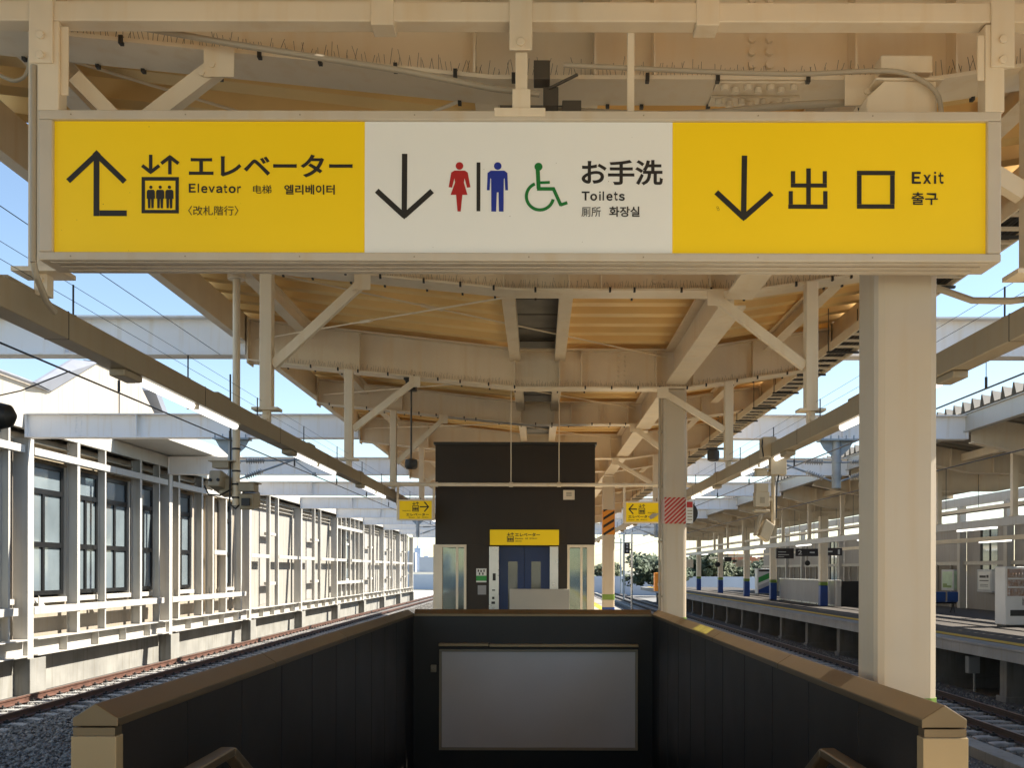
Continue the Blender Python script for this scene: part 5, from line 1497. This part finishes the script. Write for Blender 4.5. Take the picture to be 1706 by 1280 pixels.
# stair parapet on the opposite platform
sp2 = thing('stair_parapet', 'pale stair enclosure with dark end panel on the opposite platform', 'parapet', (14.1, 46.5, 0))
m = MB(); m.box(14.0, 14.2, 46.75, 57.5, 0.08, 1.2); build('side_wall', m, gpanel, sp2)
m = MB(); m.box(14.0, 14.22, 46.5, 46.74, 0, 1.25); build('end_post', m, white, sp2, bevel=0.02)
m = MB(); m.box(14.22, 17.0, 46.55, 46.7, 0, 1.2); build('end_wall', m, panelm, sp2)
m = MB(); m.box(13.97, 14.22, 46.75, 57.5, 1.201, 1.25); m.box(13.97, 14.0, 46.75, 57.5, 0.0, 0.08); build('coping', m, steel, sp2)

# ------------------------------------------------------------------ far end: barrier walls, signals, trees, town
def barrier(p, q, label, h=1.15):
    m = MB(); m.bar((p[0], p[1], Z(-2.1)), (q[0], q[1], Z(-2.1)), 0.2, 2.6)
    return solo('noise_barrier', m, barrierm, label, 'barrier')
barrier((6.5, 128), (36, 118), 'pale blue noise barrier beyond the far end of the opposite platform')
barrier((-1.5, 150), (6.4, 129), 'pale blue noise barrier behind the orange box')
barrier((-34, 175), (-1.6, 152), 'grey blue barrier wall on the viaduct beyond the white wall')
m = MB(); m.box(-30, -12.7, 96.5, 140, -1.59, -1.30)
structure('concrete_apron', m, M('concrete lightened as sunlit', (0.62, 0.61, 0.58), 0.8, var=0.08, scale=0.2))  # slab colour lightened to imitate a strip of sunlit ground

def tree(x, y, base, h, r, label, mat, n):
    t = thing('broadleaf_tree', label, 'tree', (x, y, base), 'trees beyond the station')
    m = MB(); m.tube([(x, y, base), (x + 0.1, y, base + h * 0.4), (x - 0.1, y, base + h * 0.8)], 0.22, 8)
    for k in range(7):
        a = k * 0.9 + 0.4; zz = base + h * (0.35 + 0.07 * k)
        m.tube([(x, y, zz), (x + math.cos(a) * r * 0.4, y + math.sin(a) * r * 0.4, zz + h * 0.1), (x + math.cos(a) * r * 0.75, y + math.sin(a) * r * 0.75, zz + h * 0.16)], 0.07, 6)
    build('trunk', m, bark, t)
    rg = np.random.default_rng(int(abs(x) * 10 + y))
    c = MB()
    cl_ = [(rg.normal(0, r * 0.5), rg.normal(0, r * 0.5), base + h * rg.uniform(0.5, 0.92), r * rg.uniform(0.25, 0.45)) for _ in range(34)]
    for _ in range(n):
        q = cl_[rg.integers(len(cl_))]; d_ = rg.normal(0, 1, 3); d_ /= np.linalg.norm(d_); rr = q[3] * rg.uniform(0.5, 1.05)
        p = Vector((x + q[0] + d_[0] * rr, y + q[1] + d_[1] * rr, q[2] + d_[2] * rr * 0.8)); s = rg.uniform(0.2, 0.42)
        u = Vector(rg.normal(0, 1, 3)).normalized(); v = u.orthogonal().normalized()
        c.add([p - u * s, p + v * s * 0.6, p + u * s, p - v * s * 0.6], [(0, 1, 2, 3)])
    build('crown', c, mat, t, recalc=False)
tl = [(14.2, 118, 6.0, 3.0, leafm, 'round dark tree beside the striped column, seen past the orange box'), (10.2, 150, 5.2, 2.6, leafm2, 'olive tree beyond the orange striped column'),
      (24.0, 150, 6.6, 3.2, leafm, 'dark tree beyond the opposite platform behind the beige sign back'), (29.5, 152, 5.6, 3.4, leafm2, 'low olive tree between the far opposite columns'),
      (33.5, 150, 5.4, 3.2, leafm, 'bushy dark tree between the far opposite columns'), (37.5, 156, 5.8, 3.4, leafm2, 'olive tree behind the far opposite column'),
      (42, 150, 6.5, 3.4, leafm, 'dark tree behind the striped vending machine'), (26.5, 148, 7.0, 2.2, leafm2, 'slim olive tree beside the farthest opposite column')]
for x, y, h, r_, mt, lb in tl: tree(x, y, -2.6, h, r_, lb, mt, 3200)
# signal, poles, orange box
sg = thing('railway_signal', 'black headed railway signal on a slim mast beyond the lift', 'signal', (6.4, 70, -1.3))
m = MB(); m.cyl((6.6, 70, -1.3), (6.6, 70, Z(2.6)), 0.07, 10); build('mast', m, steel, sg)
m = MB(); m.box(6.05, 6.45, 69.8, 70.0, Z(1.15), Z(1.95)); m.box(6.25, 6.6, 69.96, 70.04, Z(1.4), Z(1.5)); hd_ = build('head', m, blackm, sg, bevel=0.08)
m = MB()
for h in (1.35, 1.6, 1.8): m.cyl((6.25, 69.78, Z(h)), (6.25, 69.79, Z(h)), 0.07, 12)
build('lens', m, greyv, hd_)
for x, y, lb in ((8.2, 95, 'slim grey overhead mast between signal and red striped column'), (5.1, 110, 'thin distant mast between the lift and the striped column'), (10.4, 125, 'thin distant mast beside the round dark tree')):
    m = MB(); m.cyl((x, y, -1.3), (x, y, Z(4.0)), 0.09, 8); m.box(x - 1.6, x + 1.6, y - 0.05, y + 0.05, Z(3.4), Z(3.5)); m.cyl((x, y, Z(3.9)), (x + 1.5, y, Z(3.45)), 0.03, 6)
    solo('overhead_mast', m, steelblue, lb, 'mast', 'distant overhead masts')
ob_ = thing('equipment_box', 'orange equipment box on a post beside the red striped column', 'equipment box', (4.55, 38.5, 0))
m = MB(); m.box(4.50, 5.0, 38.3, 38.7, Z(-0.82), Z(-0.10)); build('box', m, orange, ob_, bevel=0.02)
m = MB(); m.cyl((4.72, 38.5, -1.3), (4.72, 38.5, Z(-0.82)), 0.06, 8); build('post', m, darkm, ob_)
m = MB(); m.box(4.62, 4.78, 38.29, 38.298, Z(-0.62), Z(-0.5)); build('sticker', m, paper, ob_)
m = MB(); m.box(4.15, 4.6, 64, 64.3, Z(-0.35), Z(0.0)); m.box(4.2, 4.3, 64.1, 64.2, -1.3, Z(-0.35))
solo('red_sign', m, redlabel, 'small red board beside the orange striped column', 'sign')
# distant town
tw = [(-190, 1400, 16, 62), (-178, 1420, 9, 78), (-166, 1380, 20, 46), (-150, 1430, 8, 92), (-205, 1450, 24, 40), (-172, 1500, 30, 36), (-214, 1500, 10, 70), (-138, 1450, 10, 58)]
tdesc = ['mid height, second row', 'slim with a mast', 'broad and low pale one', 'tallest slim one with mast', 'broadest low one', 'low one farthest back', 'mast nearest the wall', 'slim plain one nearest the lift']
for i, (x, y, w, h) in enumerate(tw):
    t = thing('distant_tower', f'hazy distant tower on the skyline past the white wall, {tdesc[i]}', 'tower', (x, y, -1.6), 'hazy towers on the skyline')
    m = MB(); m.box(x, x + w, y, y + 20, -1.6, h * 0.42); build('body', m, hazeblue if i % 2 else citypale, t)
    m = MB(); m.box(x + w * 0.3, x + w * 0.6, y + 5, y + 12, h * 0.42, h * 0.46); build('roof_plant', m, hazeblue, t)
    if i in (1, 3, 6): m = MB(); m.cyl((x + w / 2, y + 8, h * 0.46), (x + w / 2, y + 8, h * 0.62), 0.8, 6); build('antenna', m, hazeblue, t)
for i, (x, y, w, h, lb) in enumerate(((44, 260, 14, 4.5, 'distant house with terracotta roof beyond the far opposite columns'), (62, 280, 16, 4.2, 'distant house with terracotta roof farther from the lift'))):
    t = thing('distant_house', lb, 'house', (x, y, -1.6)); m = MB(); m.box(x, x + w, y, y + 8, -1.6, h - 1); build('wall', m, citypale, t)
    m = MB(); m.prism([(x - 0.5, h - 1), (x + w + 0.5, h - 1), (x + w - 2, h + 1.4), (x + 2, h + 1.4)], 'y', y - 0.5, y + 8.5); build('roof', m, rooforange, t)
